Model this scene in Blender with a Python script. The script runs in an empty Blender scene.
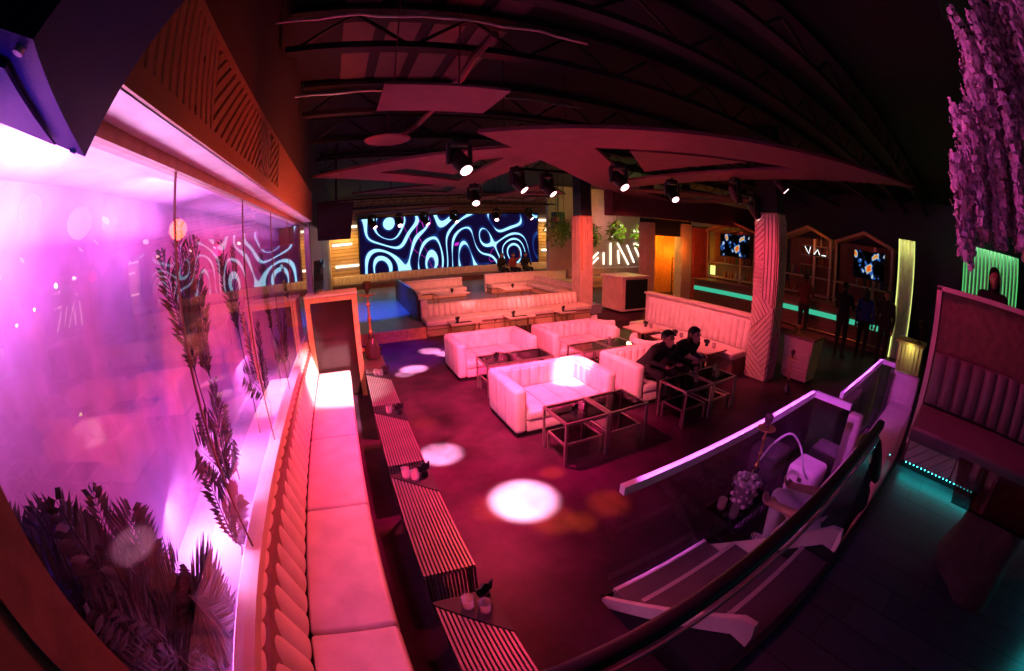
import bpy, bmesh, math, random
from mathutils import Vector, Matrix
PI = math.pi
random.seed(7)
S = bpy.context.scene
COL = S.collection
D = bpy.data
S.view_settings.view_transform = 'Standard'
try: S.view_settings.look = 'None'
except Exception: pass
S.view_settings.exposure = 0.0
S.view_settings.gamma = 1.0
S.view_settings.use_curve_mapping = False
H = 2.3            # camera height over the dance floor

# ------------------------------------------------------------------ materials
def lin(c):
    if isinstance(c, str):
        c = [int(c[i:i+2], 16)/255 for i in (0, 2, 4)]
        return tuple(((v+.055)/1.055)**2.4 if v > .04045 else v/12.92 for v in c)
    return tuple(c)
class NT:
    def __init__(s, m): s.n = m.node_tree.nodes; s.l = m.node_tree.links
    def new(s, t, **k):
        n = s.n.new(t)
        for a, b in k.items(): setattr(n, a, b)
        return n
    def math(s, op, a, b=None, c=None, clamp=False):
        n = s.new('ShaderNodeMath', operation=op); n.use_clamp = clamp
        for i, v in enumerate((a, b, c)):
            if v is None: continue
            if isinstance(v, (int, float)): n.inputs[i].default_value = v
            else: s.l.new(v, n.inputs[i])
        return n.outputs[0]
    def link(s, a, b): s.l.new(a, b)
    def coord(s, which='Object'):
        return s.new('ShaderNodeTexCoord').outputs[which]
    def ramp(s, fac, stops, interp='LINEAR'):
        r = s.new('ShaderNodeValToRGB'); r.color_ramp.interpolation = interp
        e = r.color_ramp.elements
        while len(e) < len(stops): e.new(.5)
        for i, (p, c) in enumerate(stops):
            e[i].position = p; e[i].color = (*lin(c), 1)
        s.link(fac, r.inputs[0]); return r.outputs[0]
def base(name):
    m = D.materials.new(name); m.use_nodes = True
    return m, NT(m), m.node_tree.nodes['Principled BSDF']
def mat(name, c, rough=.5, metal=0., var=.12, scale=6., bump=0., bscale=60., spec=.5):
    """plain surface with faint procedural unevenness"""
    m, t, p = base(name)
    c = lin(c)
    co = t.coord()
    nz = t.new('ShaderNodeTexNoise'); nz.inputs['Scale'].default_value = scale; nz.inputs['Detail'].default_value = 3
    t.link(co, nz.inputs['Vector'])
    a = tuple(v*(1-var) for v in c); b = tuple(min(1, v*(1+var)) for v in c)
    r = t.ramp(nz.outputs[0], [(.3, a), (.7, b)])
    t.link(r, p.inputs['Base Color'])
    p.inputs['Roughness'].default_value = rough; p.inputs['Metallic'].default_value = metal
    p.inputs['Specular IOR Level'].default_value = spec
    if bump:
        n2 = t.new('ShaderNodeTexNoise'); n2.inputs['Scale'].default_value = bscale
        t.link(co, n2.inputs['Vector'])
        bp = t.new('ShaderNodeBump'); bp.inputs['Strength'].default_value = bump; bp.inputs['Distance'].default_value = .01
        t.link(n2.outputs[0], bp.inputs['Height']); t.link(bp.outputs[0], p.inputs['Normal'])
    return m
def wood(name, c, c2, rough=.4, axis=1, sc=1., plank=.14, gap=.012, spec=.5, wear=False):
    """planks running along one axis, with grain"""
    m, t, p = base(name)
    co = t.coord()
    sep = t.new('ShaderNodeSeparateXYZ'); t.link(co, sep.inputs[0])
    along = sep.outputs[axis]; across = [sep.outputs[i] for i in range(3) if i != axis]
    acr = across[0] if axis == 1 else across[-1] if axis == 0 else across[0]
    u = t.math('DIVIDE', acr, plank)
    cell = t.math('FLOOR', u)
    # per plank offset lengthways
    off = t.math('MULTIPLY', t.math('FRACT', t.math('MULTIPLY', cell, .377)), 3.1)
    al = t.math('ADD', t.math('MULTIPLY', along, .8), off)
    cell2 = t.math('FLOOR', al)
    wn = t.new('ShaderNodeTexWhiteNoise', noise_dimensions='2D')
    cb = t.new('ShaderNodeCombineXYZ'); t.link(cell, cb.inputs[0]); t.link(cell2, cb.inputs[1]); t.link(cb.outputs[0], wn.inputs['Vector'])
    mp = t.new('ShaderNodeMapping'); s = [14*sc, 14*sc, 14*sc]; s[axis] = 1.2*sc
    mp.inputs['Scale'].default_value = s; t.link(co, mp.inputs['Vector'])
    nz = t.new('ShaderNodeTexNoise'); nz.inputs['Detail'].default_value = 5; t.link(mp.outputs[0], nz.inputs['Vector'])
    f = t.math('ADD', t.math('MULTIPLY', nz.outputs[0], .6), t.math('MULTIPLY', wn.outputs[0], .4))
    col = t.ramp(f, [(.25, c), (.75, c2)])
    fr = t.math('FRACT', u)
    edge = t.math('LESS_THAN', fr, gap/plank*2)
    e2 = t.math('LESS_THAN', t.math('FRACT', al), .006)
    mx = t.new('ShaderNodeMix', data_type='RGBA')
    t.link(t.math('MAXIMUM', edge, e2), mx.inputs[0]); t.link(col, mx.inputs[6])
    mx.inputs[7].default_value = (*[v*.35 for v in lin(c)], 1)
    t.link(mx.outputs[2], p.inputs['Base Color'])
    if wear:
        wz = t.new('ShaderNodeTexNoise'); wz.inputs['Scale'].default_value = 1.6; wz.inputs['Detail'].default_value = 6; wz.inputs['Roughness'].default_value = .65; t.link(co, wz.inputs['Vector'])
        wr = t.ramp(wz.outputs[0], [(.32, (.35, .35, .35)), (.7, (2.4, 2.3, 2.4))])
        mm = t.new('ShaderNodeMix', data_type='RGBA', blend_type='MULTIPLY'); mm.inputs[0].default_value = 1; t.link(mx.outputs[2], mm.inputs[6]); t.link(wr, mm.inputs[7]); t.link(mm.outputs[2], p.inputs['Base Color'])
    rr = t.math('ADD', t.math('MULTIPLY', nz.outputs[0], .25), rough-.1)
    t.link(rr, p.inputs['Roughness']); p.inputs['Specular IOR Level'].default_value = spec
    return m
def emit(name, c, s):
    m = D.materials.new(name); m.use_nodes = True
    t = NT(m); t.n.clear()
    e = t.new('ShaderNodeEmission'); e.inputs[0].default_value = (*lin(c), 1); e.inputs[1].default_value = s
    o = t.new('ShaderNodeOutputMaterial'); t.link(e.outputs[0], o.inputs[0])
    return m
def glass(name, tint=(1, 1, 1), refl=1.0, milky=0., rough=.01, milkc=(1, .8, 1)):
    """thin sheet: clear transmission plus Fresnel reflection"""
    m = D.materials.new(name); m.use_nodes = True
    t = NT(m); t.n.clear()
    tr = t.new('ShaderNodeBsdfTransparent'); tr.inputs[0].default_value = (*tint, 1)
    gl = t.new('ShaderNodeBsdfGlossy'); gl.inputs['Roughness'].default_value = rough
    fr = t.new('ShaderNodeFresnel'); fr.inputs[0].default_value = 1.5
    geo = t.new('ShaderNodeNewGeometry')
    f = t.math('MULTIPLY', t.math('MULTIPLY', fr.outputs[0], refl), t.math('SUBTRACT', 1, geo.outputs['Backfacing']), clamp=True)
    base_ = tr.outputs[0]
    if milky:
        tl = t.new('ShaderNodeBsdfTranslucent'); tl.inputs[0].default_value = (*milkc, 1)
        m0 = t.new('ShaderNodeMixShader'); m0.inputs[0].default_value = milky
        t.link(base_, m0.inputs[1]); t.link(tl.outputs[0], m0.inputs[2]); base_ = m0.outputs[0]
    mx = t.new('ShaderNodeMixShader'); t.link(f, mx.inputs[0]); t.link(base_, mx.inputs[1]); t.link(gl.outputs[0], mx.inputs[2])
    o = t.new('ShaderNodeOutputMaterial'); t.link(mx.outputs[0], o.inputs[0])
    return m

M = {}
M['black'] = mat('black_paint', (.008, .008, .012), .5)
M['ceil'] = mat('ceiling_black', (.006, .006, .01), .85)
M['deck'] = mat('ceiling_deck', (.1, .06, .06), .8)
M['steel_dark'] = mat('dark_steel', (.008, .008, .011), .55)
M['pipe'] = mat('conduit_steel', (.5, .47, .47), .35, .6)
M['panel'] = mat('ceiling_panel_felt', (.15, .05, .07), .85)
M['velvet'] = mat('white_velvet', (.72, .62, .64), .75, bump=.15, bscale=120)
M['leather'] = mat('cream_leather', (.66, .57, .54), .42, bump=.1, bscale=90)
M['leather_dk'] = mat('brown_leather', (.16, .11, .11), .42, bump=.1, bscale=90)
M['oak'] = wood('pale_oak', (.42, .27, .17), (.62, .43, .29), .5, 1, plank=.3)
M['oakx'] = wood('pale_oak_x', (.42, .27, .17), (.62, .43, .29), .5, 0, plank=.16)
M['oakz'] = wood('pale_oak_z', (.42, .27, .17), (.62, .43, .29), .5, 2, plank=.16)
M['whitewood'] = mat('whitewashed_wood', (.62, .5, .45), .6, scale=5, var=.1)
M['darkgap'] = mat('dark_recess', (.03, .016, .014), .9)
M['darkpane'] = mat('dark_glossy_pane', (.03, .012, .012), .12)
M['brown'] = mat('brown_wood', (.2, .095, .07), .5, scale=14, var=.25)
M['floor'] = wood('dance_floor', (.085, .03, .066), (.145, .045, .1), .45, 0, plank=.2, gap=.003, spec=.22, wear=True)
M['floor_up'] = wood('upper_floor', (.04, .045, .055), (.08, .085, .10), .38, 1, plank=.2, gap=.005)
M['carpet'] = mat('blue_grey_floor', (.2, .2, .26), .35)
M['chrome'] = mat('brushed_metal', (.62, .56, .54), .3, .9)
M['slatmetal'] = mat('slat_metal', (.26, .2, .2), .4, .5)
M['rail'] = mat('rail_metal', (.8, .75, .78), .28, .9)
M['white'] = mat('white_satin', (.78, .76, .78), .45)
M['lilac'] = mat('lightbox_back', (.42, .28, .5), .9)
M['navy'] = mat('navy_paint', (.03, .035, .07), .45)
M['spk'] = mat('loudspeaker_blue_light_tint', (.008, .012, .085), .5, bump=.1, bscale=200, spec=.15)  # blue light on the cabinet is put into this colour
M['glass'] = glass('clear_glass', (.93, .95, .96), .75)
M['rglass'] = glass('coated_glass', (.55, .55, .6), 6.)
M['tglass'] = glass('smoked_glass', (.35, .33, .36), 1.3)
M['acrylic'] = glass('acrylic_sheet', (1, .95, 1), 1.5, milky=0)
M['tumbler'] = glass('cut_glass', (.92, .9, .92), 2.6, milky=.25, rough=.12)
M['leaf'] = mat('palm_leaf', (.018, .03, .03), .45)
M['leaf2'] = mat('bright_leaf', (.2, .34, .06), .5, var=.4, scale=30)
M['stem'] = mat('plant_stem', (.1, .09, .06), .6)
M['skin'] = mat('skin', (.42, .22, .16), .5)
M['hair'] = mat('dark_hair', (.012, .009, .009), .5)
M['cloth_dk'] = mat('black_cloth', (.015, .013, .018), .85)
M['cloth_blue'] = mat('blue_cloth', (.03, .06, .3), .8)
M['cloth_lt'] = mat('pale_trousers', (.62, .55, .6), .8)
M['cloth_red'] = mat('red_cloth', (.35, .05, .06), .8)
M['cloth_red_lit'] = mat('red_lit_cloth', (.1, .015, .015), .85)  # dim red light on a dark top, put into the cloth colour
M['orange'] = mat('orange_timber', (.6, .3, .14), .5, scale=12, var=.2)
M['redcurtain'] = mat('red_curtain', (.4, .08, .07), .8)
M['bark'] = mat('tree_bark', (.05, .03, .025), .9, bump=1., bscale=14, var=.6)
M['blossom'] = mat('pink_blossom', (.72, .46, .62), .7, var=.35, scale=25)
M['ice'] = mat('crushed_ice', (.75, .6, .68), .4, var=.3, scale=40)
M['brass'] = mat('brass', (.7, .42, .2), .3, .9)
M['vgreen'] = mat('shisha_glass', (.07, .05, .06), .12, .2)
M['e_led'] = emit('mint_led', (.06, .6, .36), .8)
M['e_teal'] = emit('teal_led', (.05, .8, .75), 9)
M['e_tube'] = emit('white_tube', (1, .86, .62), 3.2)
M['e_lens'] = emit('lamp_lens', (1, .48, .5), 7)
M['e_lens2'] = emit('lamp_lens_dim', (1, .16, .12), 2.2)
M['e_green'] = emit('green_tube', (.12, .75, .2), .85)
M['e_yel'] = emit('yellow_tube', (.85, .95, .25), 1.2)
M['e_warm'] = emit('warm_bulb', (1, .5, .1), 12)
M['e_neon'] = emit('neon_white', (.9, 1, .95), 2.)
M['e_bar_top'] = emit('bar_top', (1, .2, .9), 14)
M['e_bar_foot'] = emit('bar_foot', (1, .2, .9), 9)
M['e_pink'] = emit('cavity_led', (1, .55, .9), 6)
for k, c in dict(amber=(.45, .16, .03), clear=(.4, .4, .42), green=(.05, .2, .08), blue=(.06, .1, .4), red=(.4, .04, .04)).items():
    M['b_'+k] = mat('bottle_'+k, c, .15)

# ------------------------------------------------------------------ mesh kit
class MB:
    def __init__(s, off=(0, 0, 0)):
        s.v = []; s.f = []; s.off = Vector(off); s.smooth = True; s.mi = []; s.cur = 0
    def add(s, vs, fs):
        b = len(s.v); s.v += [Vector(v)-s.off for v in vs]; s.f += [tuple(b+i for i in f) for f in fs]; s.mi += [s.cur]*len(fs); return s
    def box(s, x0, x1, y0, y1, z0, z1):
        return s.add([(x, y, z) for z in (z0, z1) for y in (y0, y1) for x in (x0, x1)],
                     [(0, 2, 3, 1), (4, 5, 7, 6), (0, 1, 5, 4), (2, 6, 7, 3), (0, 4, 6, 2), (1, 3, 7, 5)])
    def obox(s, o, a, b, c):
        o, a, b, c = map(Vector, (o, a, b, c))
        return s.add([o, o+a, o+b, o+a+b, o+c, o+a+c, o+b+c, o+a+b+c],
                     [(0, 2, 3, 1), (4, 5, 7, 6), (0, 1, 5, 4), (2, 6, 7, 3), (0, 4, 6, 2), (1, 3, 7, 5)])
    def rbox(s, x0, x1, y0, y1, z0, z1, r=.03, n=3):
        bm = bmesh.new(); bmesh.ops.create_cube(bm, size=1)
        for v in bm.verts: v.co = Vector(((x0+x1)/2+v.co.x*(x1-x0), (y0+y1)/2+v.co.y*(y1-y0), (z0+z1)/2+v.co.z*(z1-z0)))
        bmesh.ops.bevel(bm, geom=bm.edges[:], offset=r, segments=n, profile=.5, affect='EDGES')
        bm.verts.index_update(); s.add([v.co.copy() for v in bm.verts], [tuple(v.index for v in f.verts) for f in bm.faces]); bm.free(); return s
    def cyl(s, p, q, r, r2=None, n=12):
        p, q = Vector(p), Vector(q); r2 = r if r2 is None else r2
        d = (q-p).normalized(); a = d.orthogonal().normalized(); b = d.cross(a)
        vs = [c+(a*math.cos(2*PI*i/n)+b*math.sin(2*PI*i/n))*rr for c, rr in ((p, r), (q, r2)) for i in range(n)]
        fs = [(i, (i+1) % n, n+(i+1) % n, n+i) for i in range(n)] + [tuple(range(n))[::-1], tuple(range(n, 2*n))]
        return s.add(vs, fs)
    def tube(s, pts, r, n=8):
        pts = [Vector(p) for p in pts]; vs = []; fs = []
        a = None
        for i, p in enumerate(pts):
            d = (pts[min(i+1, len(pts)-1)]-pts[max(i-1, 0)]).normalized()
            a = d.orthogonal().normalized() if a is None else (a-d*a.dot(d)).normalized()
            b = d.cross(a); rr = r[i] if isinstance(r, (list, tuple)) else r
            vs += [p+(a*math.cos(2*PI*k/n)+b*math.sin(2*PI*k/n))*rr for k in range(n)]
        for i in range(len(pts)-1):
            fs += [(i*n+k, i*n+(k+1) % n, (i+1)*n+(k+1) % n, (i+1)*n+k) for k in range(n)]
        fs += [tuple(range(n))[::-1], tuple(range(len(vs)-n, len(vs)))]
        return s.add(vs, fs)
    def lathe(s, prof, c=(0, 0, 0), n=16):
        c = Vector(c); vs = []; fs = []
        for r, z in prof:
            vs += [c+Vector((r*math.cos(2*PI*k/n), r*math.sin(2*PI*k/n), z)) for k in range(n)]
        for i in range(len(prof)-1):
            fs += [(i*n+k, i*n+(k+1) % n, (i+1)*n+(k+1) % n, (i+1)*n+k) for k in range(n)]
        fs += [tuple(range(n))[::-1], tuple(range(len(vs)-n, len(vs)))]
        return s.add(vs, fs)
    def ball(s, c, r, n=10, m=7):
        c = Vector(c); r = Vector((r, r, r)) if isinstance(r, (int, float)) else Vector(r)
        vs = [c+Vector((0, 0, -r.z))]
        for j in range(1, m):
            t = PI*j/m-PI/2
            vs += [c+Vector((r.x*math.cos(t)*math.cos(2*PI*k/n), r.y*math.cos(t)*math.sin(2*PI*k/n), r.z*math.sin(t))) for k in range(n)]
        vs.append(c+Vector((0, 0, r.z))); fs = [(0, 1+(k+1) % n, 1+k) for k in range(n)]
        for j in range(m-2):
            fs += [(1+j*n+k, 1+j*n+(k+1) % n, 1+(j+1)*n+(k+1) % n, 1+(j+1)*n+k) for k in range(n)]
        e = len(vs)-1; fs += [(e-n+k, e-n+(k+1) % n, e) for k in range(n)]
        return s.add(vs, fs)
    def prism(s, poly, d):
        """closed polygon (3d points) pushed along vector d"""
        poly = [Vector(p) for p in poly]; d = Vector(d); n = len(poly)
        nn = Vector((0, 0, 0))
        for i in range(n): nn += poly[i].cross(poly[(i+1) % n])
        if nn.dot(d) < 0: poly = poly[::-1]
        return s.add(poly+[p+d for p in poly], [tuple(range(n))[::-1], tuple(range(n, 2*n))]+[(i, (i+1) % n, n+(i+1) % n, n+i) for i in range(n)])
    def scallop(s, o, ux, uz, un, w, h, n, thick, bulge, sub=6, edge=.06):
        """padded slab with n vertical channels; o = lower corner on the back plane"""
        o, ux, uz, un = Vector(o), Vector(ux), Vector(uz), Vector(un)
        us = []
        for i in range(n):
            for k in range(sub): us.append((i+k/sub, k/sub))
        us.append((n, 0.))
        vv = [0, .15, .4, .7, 1.] ; e = edge/h
        vrow = [0, e*.3, e, .5, 1-e, 1-e*.3, 1]; drop = [.55, .85, 1, 1, 1, .85, .45]
        vs = []; nu = len(us)
        for v, dr in zip(vrow, drop):
            for u, t in us:
                b = thick*dr + bulge*dr*(math.sin(PI*t)**.55 if 0 < t < 1 else 0)
                vs.append(o+ux*(u/n*w)+uz*(v*h)+un*b)
        nr = len(vrow); fs = []
        for j in range(nr-1):
            fs += [(j*nu+i, j*nu+i+1, (j+1)*nu+i+1, (j+1)*nu+i) for i in range(nu-1)]
        # back face ring
        k = len(vs)
        for v in vrow:
            vs += [o+uz*(v*h), o+ux*w+uz*(v*h)]
        bot = [o, o+ux*w]
        for j in range(nr-1):
            fs.append((j*nu, (j+1)*nu, k+2*(j+1), k+2*j)); fs.append((j*nu+nu-1, k+2*j+1, k+2*j+3, (j+1)*nu+nu-1))
            fs.append((k+2*j, k+2*j+2, k+2*j+3, k+2*j+1))
        fs.append(tuple([k]+[k+1]+list(range(nu-1, -1, -1)))); fs.append(tuple([k+2*nr-1, k+2*nr-2]+list(range((nr-1)*nu, nr*nu))))
        return s.add(vs, fs)
def clip_poly(poly, a, b, c):   # keep a*x+b*y<=c
    out = []
    for i in range(len(poly)):
        p, q = poly[i], poly[(i+1) % len(poly)]
        dp, dq = a*p[0]+b*p[1]-c, a*q[0]+b*q[1]-c
        if dp <= 0: out.append(p)
        if dp*dq < 0:
            t = dp/(dp-dq); out.append((p[0]+t*(q[0]-p[0]), p[1]+t*(q[1]-p[1])))
    return out
def slats(mb, poly, ang, pitch, width, o, u, v, d):
    """raised strips filling a convex polygon given in (u,v) coordinates of the frame at o"""
    o, u, v, d = Vector(o), Vector(u), Vector(v), Vector(d)
    nx, ny = -math.sin(ang), math.cos(ang)
    ds = [nx*p[0]+ny*p[1] for p in poly]
    k = min(ds)+pitch*.25
    while k+width < max(ds):
        q = clip_poly(clip_poly(poly, nx, ny, k+width), -nx, -ny, -k)
        if len(q) >= 3:
            area = abs(sum(q[i][0]*q[(i+1) % len(q)][1]-q[(i+1) % len(q)][0]*q[i][1] for i in range(len(q))))/2
            if area > 1e-5: mb.prism([o+u*p[0]+v*p[1] for p in q], d)
        k += pitch
    return mb
def link_mesh(name, mb, m, parent=None, ang=.6):
    me = D.meshes.new(name); me.from_pydata([tuple(v) for v in mb.v], [], mb.f)
    ms = m if isinstance(m, (list, tuple)) else [m]
    for x in ms: me.materials.append(M[x] if isinstance(x, str) else x)
    if len(ms) > 1: me.polygons.foreach_set('material_index', mb.mi)
    bm = bmesh.new(); bm.from_mesh(me); bmesh.ops.recalc_face_normals(bm, faces=bm.faces[:]); bm.to_mesh(me); bm.free()
    me.polygons.foreach_set('use_smooth', [True]*len(me.polygons))
    me.set_sharp_from_angle(angle=ang)
    o = D.objects.new(name, me); COL.objects.link(o)
    if parent: o.parent = parent
    return o
def thing(name, label, cat, loc=(0, 0, 0), rz=0, group=None):
    o = D.objects.new(name, None); COL.objects.link(o); o.location = loc; o.rotation_euler = (0, 0, rz)
    o.empty_display_size = .1
    o['label'] = label; o['category'] = cat
    if group: o['group'] = group
    return o
def tag(o, label, cat, group=None, kind=None):
    o['label'] = label; o['category'] = cat
    if group: o['group'] = group
    if kind: o['kind'] = kind
    return o
def struct(name, mb, m):
    o = link_mesh(name, mb, m); o['kind'] = 'structure'; return o
def solo(name, mb, m, label, cat, loc=(0, 0, 0), group=None, ang=.6):
    """a thing that is one mesh; mb in world coordinates with mb.off = loc"""
    o = link_mesh(name, mb, m, ang=ang); o.location = loc
    return tag(o, label, cat, group)
def dup(root, loc, rz, label=None, group=None):
    r = root.copy(); COL.objects.link(r); r.location = loc; r.rotation_euler = (0, 0, rz)
    if label: r['label'] = label
    if group: r['group'] = group
    for ch in list(root.children):
        c = ch.copy(); COL.objects.link(c); c.parent = r
        for g in list(ch.children):
            d = g.copy(); COL.objects.link(d); d.parent = c
    return r
def lamp(name, kind, loc, energy, color, target=None, size=.1, angle=60, blend=.3, size_y=None, label=None):
    l = D.lights.new(name, kind); l.energy = energy; l.color = color
    o = D.objects.new(name, l); COL.objects.link(o); o.location = loc
    if kind == 'AREA':
        l.size = size
        if size_y: l.shape = 'RECTANGLE'; l.size_y = size_y
    else: l.shadow_soft_size = size
    if kind == 'SPOT': l.spot_size = math.radians(angle); l.spot_blend = blend
    if target is not None:
        o.rotation_euler = (Vector(target)-Vector(loc)).to_track_quat('-Z', 'Y').to_euler()
    return o

# ------------------------------------------------------------------ camera (15 mm full-frame fisheye)
cd = D.cameras.new('camera'); cam = D.objects.new('camera', cd); COL.objects.link(cam); S.camera = cam
cd.type = 'PANO'
FL = 405.47/1024*36
for tgt in (cd, getattr(cd, 'cycles', None)):
    if tgt is None: continue
    try:
        tgt.panorama_type = 'FISHEYE_EQUISOLID'; tgt.fisheye_lens = FL; tgt.fisheye_fov = math.radians(230)
    except Exception: pass
cd.sensor_width = 36; cd.sensor_fit = 'HORIZONTAL'
cd.clip_start = .02; cd.clip_end = 200
yaw, pit, rol = map(math.radians, (23.270, 14.241, -1.157))
f = Vector((math.sin(yaw)*math.cos(pit), math.cos(yaw)*math.cos(pit), -math.sin(pit)))
rt = Vector((math.cos(yaw), -math.sin(yaw), 0)); up = rt.cross(f)
R_ = rt*math.cos(rol)+up*math.sin(rol); U_ = up*math.cos(rol)-rt*math.sin(rol)
cam.matrix_world = Matrix(((R_.x, U_.x, -f.x, 0), (R_.y, U_.y, -f.y, 0), (R_.z, U_.z, -f.z, H), (0, 0, 0, 1)))

w = D.worlds.new('night'); S.world = w; w.use_nodes = True
w.node_tree.nodes['Background'].inputs[0].default_value = (.002, .003, .012, 1)
w.node_tree.nodes['Background'].inputs[1].default_value = 1

# ------------------------------------------------------------------ the room
PZ = .75                                   # upper platform level
VZ = .26                                   # booth platform level
b = MB(); b.box(-1.6, 15, -4, 19.2, -.1, 0); struct('floor', b, 'floor')
b = MB(); b.box(2.25, 14.9, -3.9, .2, .0, PZ-.02); b.box(.9, 2.25, -3.9, .2, 0, PZ-.02)
struct('trim_1', b, 'black')
b = MB(); b.box(.9, 14.9, -3.9, .21, PZ-.02, PZ); struct('floor_upper', b, 'floor_up')
b = MB(); b.box(-.72, 7.0, 9.55, 18.5, 0.0, VZ); b.box(-.72, 1.72, 9.05, 9.55, 0, VZ); struct('floor_raised', b, 'carpet')
b = MB(); b.box(-.72, 1.72, 9.02, 9.05, 0, VZ+.005); struct('trim_2', b, 'orange')
b = MB(); b.box(-1.6, 15, -4, 19.2, 4.4, 4.5); struct('ceiling', b, 'ceil')
b = MB(); b.box(-1.6, -1.3, -4, 19.2, 0, 4.4); struct('wall_left', b, 'lilac')
b = MB(); b.box(-1.6, 15, 18.6, 19.2, 0, 4.4); struct('wall_back', b, 'oakx')
b = MB(); b.box(14, 15, -4, 18.6, 0, 4.4); struct('wall_right', b, 'navy')
b = MB(); b.box(-1.6, 15, -4, -3.8, 0, 4.4); struct('wall_front', b, 'black')
# lower wall under the light box, its sill, ends and inner divider
b = MB(); b.box(-1.3, -.76, -.2, 7.95, 0, .86); struct('trim_3', b, 'brown')
b = MB(); b.box(-1.3, -.72, -.3, .30, .86, 2.75); struct('trim_4', b, 'brown')
b = MB(); b.box(-1.3, -.72, 7.8, 8.0, 0, 2.75); struct('trim_5', b, 'orange')
b = MB(); b.box(-1.3, -.7, 8.0, 18.6, 0, 2.75); struct('trim_6', b, 'oak')
b = MB(); b.box(-1.3, -.6, -.4, 18.6, 3.2, 4.4); struct('trim_7', b, 'ceil')

b = MB(); b.box(-1.3, -.81, .36, 7.8, .86, .866); struct('trim_9', b, 'lilac')
b = MB(); b.box(-1.3, -.81, .36, 7.8, 2.74, 2.75); struct('trim_10', b, 'lilac')
# ------------------------------------------------------------------ light box: acrylic wall
seams = [.36, 1.61, 2.85, 4.0, 5.15, 6.3, 7.8]
t = thing('acrylic_wall', 'long clear acrylic wall panel glowing pink and purple with plants behind it', 'wall panel', (-.75, 0, .93))
for i in range(6):
    a, c = seams[i], seams[i+1]
    b = MB((-.75, 0, .93)); b.box(-.756, -.75, a+.004, c-.004, .93, 2.75); link_mesh('panel', b, 'acrylic', t)
for y in seams[1:-1]:
    b = MB((-.75, 0, .93)); b.box(-.757, -.747, y-.006, y+.006, .93, 2.74); link_mesh('joint_strip', b, 'brown', t)
b = MB((-.75, 0, .93)); b.box(-.80, -.70, .3, 7.8, .86, .935); link_mesh('bottom_rail', b, 'whitewood', t)
b = MB((-.75, 0, .93)); b.box(-.80, -.735, .3, 7.8, 2.70, 2.75); link_mesh('top_rail', b, 'brown', t)
b = MB((-.75, 0, .93)); b.box(-.78, -.70, 7.72, 7.8, .93, 2.75); link_mesh('end_post', b, 'white', t)
b = MB((-.75, 0, .93)); b.box(-.80, -.695, .20, .36, .86, 2.75); link_mesh('end_post', b, 'brown', t)
# lamps of the light box: LED bars on floor and top of the cavity
for x, z, w_, e, lab in ((-.822, 2.722, .011, 'e_bar_top', 'pink LED light strip along the top inside the glowing wall'), (-.822, .8765, .011, 'e_bar_foot', 'pink LED light strip along the foot inside the glowing wall')):
    t = thing('led_light_rail', lab, 'light', (x, 4, z))
    b = MB((x, 4, z)); b.box(x-w_, x+w_, .4, 7.7, z-.005, z+.005); link_mesh('tube', b, e, t)
    b = MB((x, 4, z)); b.box(x-.011, x+.011, .38, 7.72, z+.006 if z > 2 else z-.010, z+.016 if z > 2 else z-.006); link_mesh('mount', b, 'white', t)
lamp('cavity_top_light', 'AREA', (-1.17, 4.0, 2.66), 1.9, (.7, .05, .95), (-1.22, 4.0, 1.9), .18, size_y=7.4)
lamp('cavity_foot_light', 'AREA', (-1.15, 4.2, .93), 1.4, (.4, .04, 1), (-1.2, 4.2, 1.5), .18, size_y=7.0)
for o_ in ('cavity_top_light', 'cavity_foot_light'):
    # long side along the wall
    ob = D.objects[o_]; l = ob.data; l.size, l.size_y = .08, 7.2
    z = (Vector(ob.location)-Vector((-1.27, ob.location.y, 2.35 if 'top' in o_ else 1.1))).normalized(); y = Vector((0, 1, 0)); x = y.cross(z)
    ob.rotation_euler = Matrix((x, y, z)).transposed().to_euler()
for y, e in ((.75, 22), (2.2, 9), (3.6, 8)):
    lamp('cavity_blue_fill', 'POINT', (-1.0, y, 1.5), e*.13, (.16, .04, 1), size=.12)  # added blue points without fixtures, tinting the middle of the cavity
# added unseen area lamps brightening the cavity at the near top and at the foot
lamp('cavity_white_fill', 'AREA', (-.95, .85, 2.6), 11, (1, .35, .95), (-1.28, .8, 2.66), .4)
lamp('cavity_white_fill', 'AREA', (-1.1, 1.7, 1.2), 16, (1, .42, .95), (-.93, 1.8, .866), .3)
lamp('cavity_white_fill', 'AREA', (-1.1, 2.7, 1.2), 12, (1, .4, .95), (-.93, 2.7, .866), .35)
lamp('cavity_white_fill', 'AREA', (-.95, 1.9, 2.6), 3, (1, .3, .95), (-1.28, 1.95, 2.62), .3)
lamp('cavity_white_fill', 'AREA', (-1.1, 4.2, 1.3), 14, (1, .35, .9), (-.93, 4.2, .866), .5)

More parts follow.
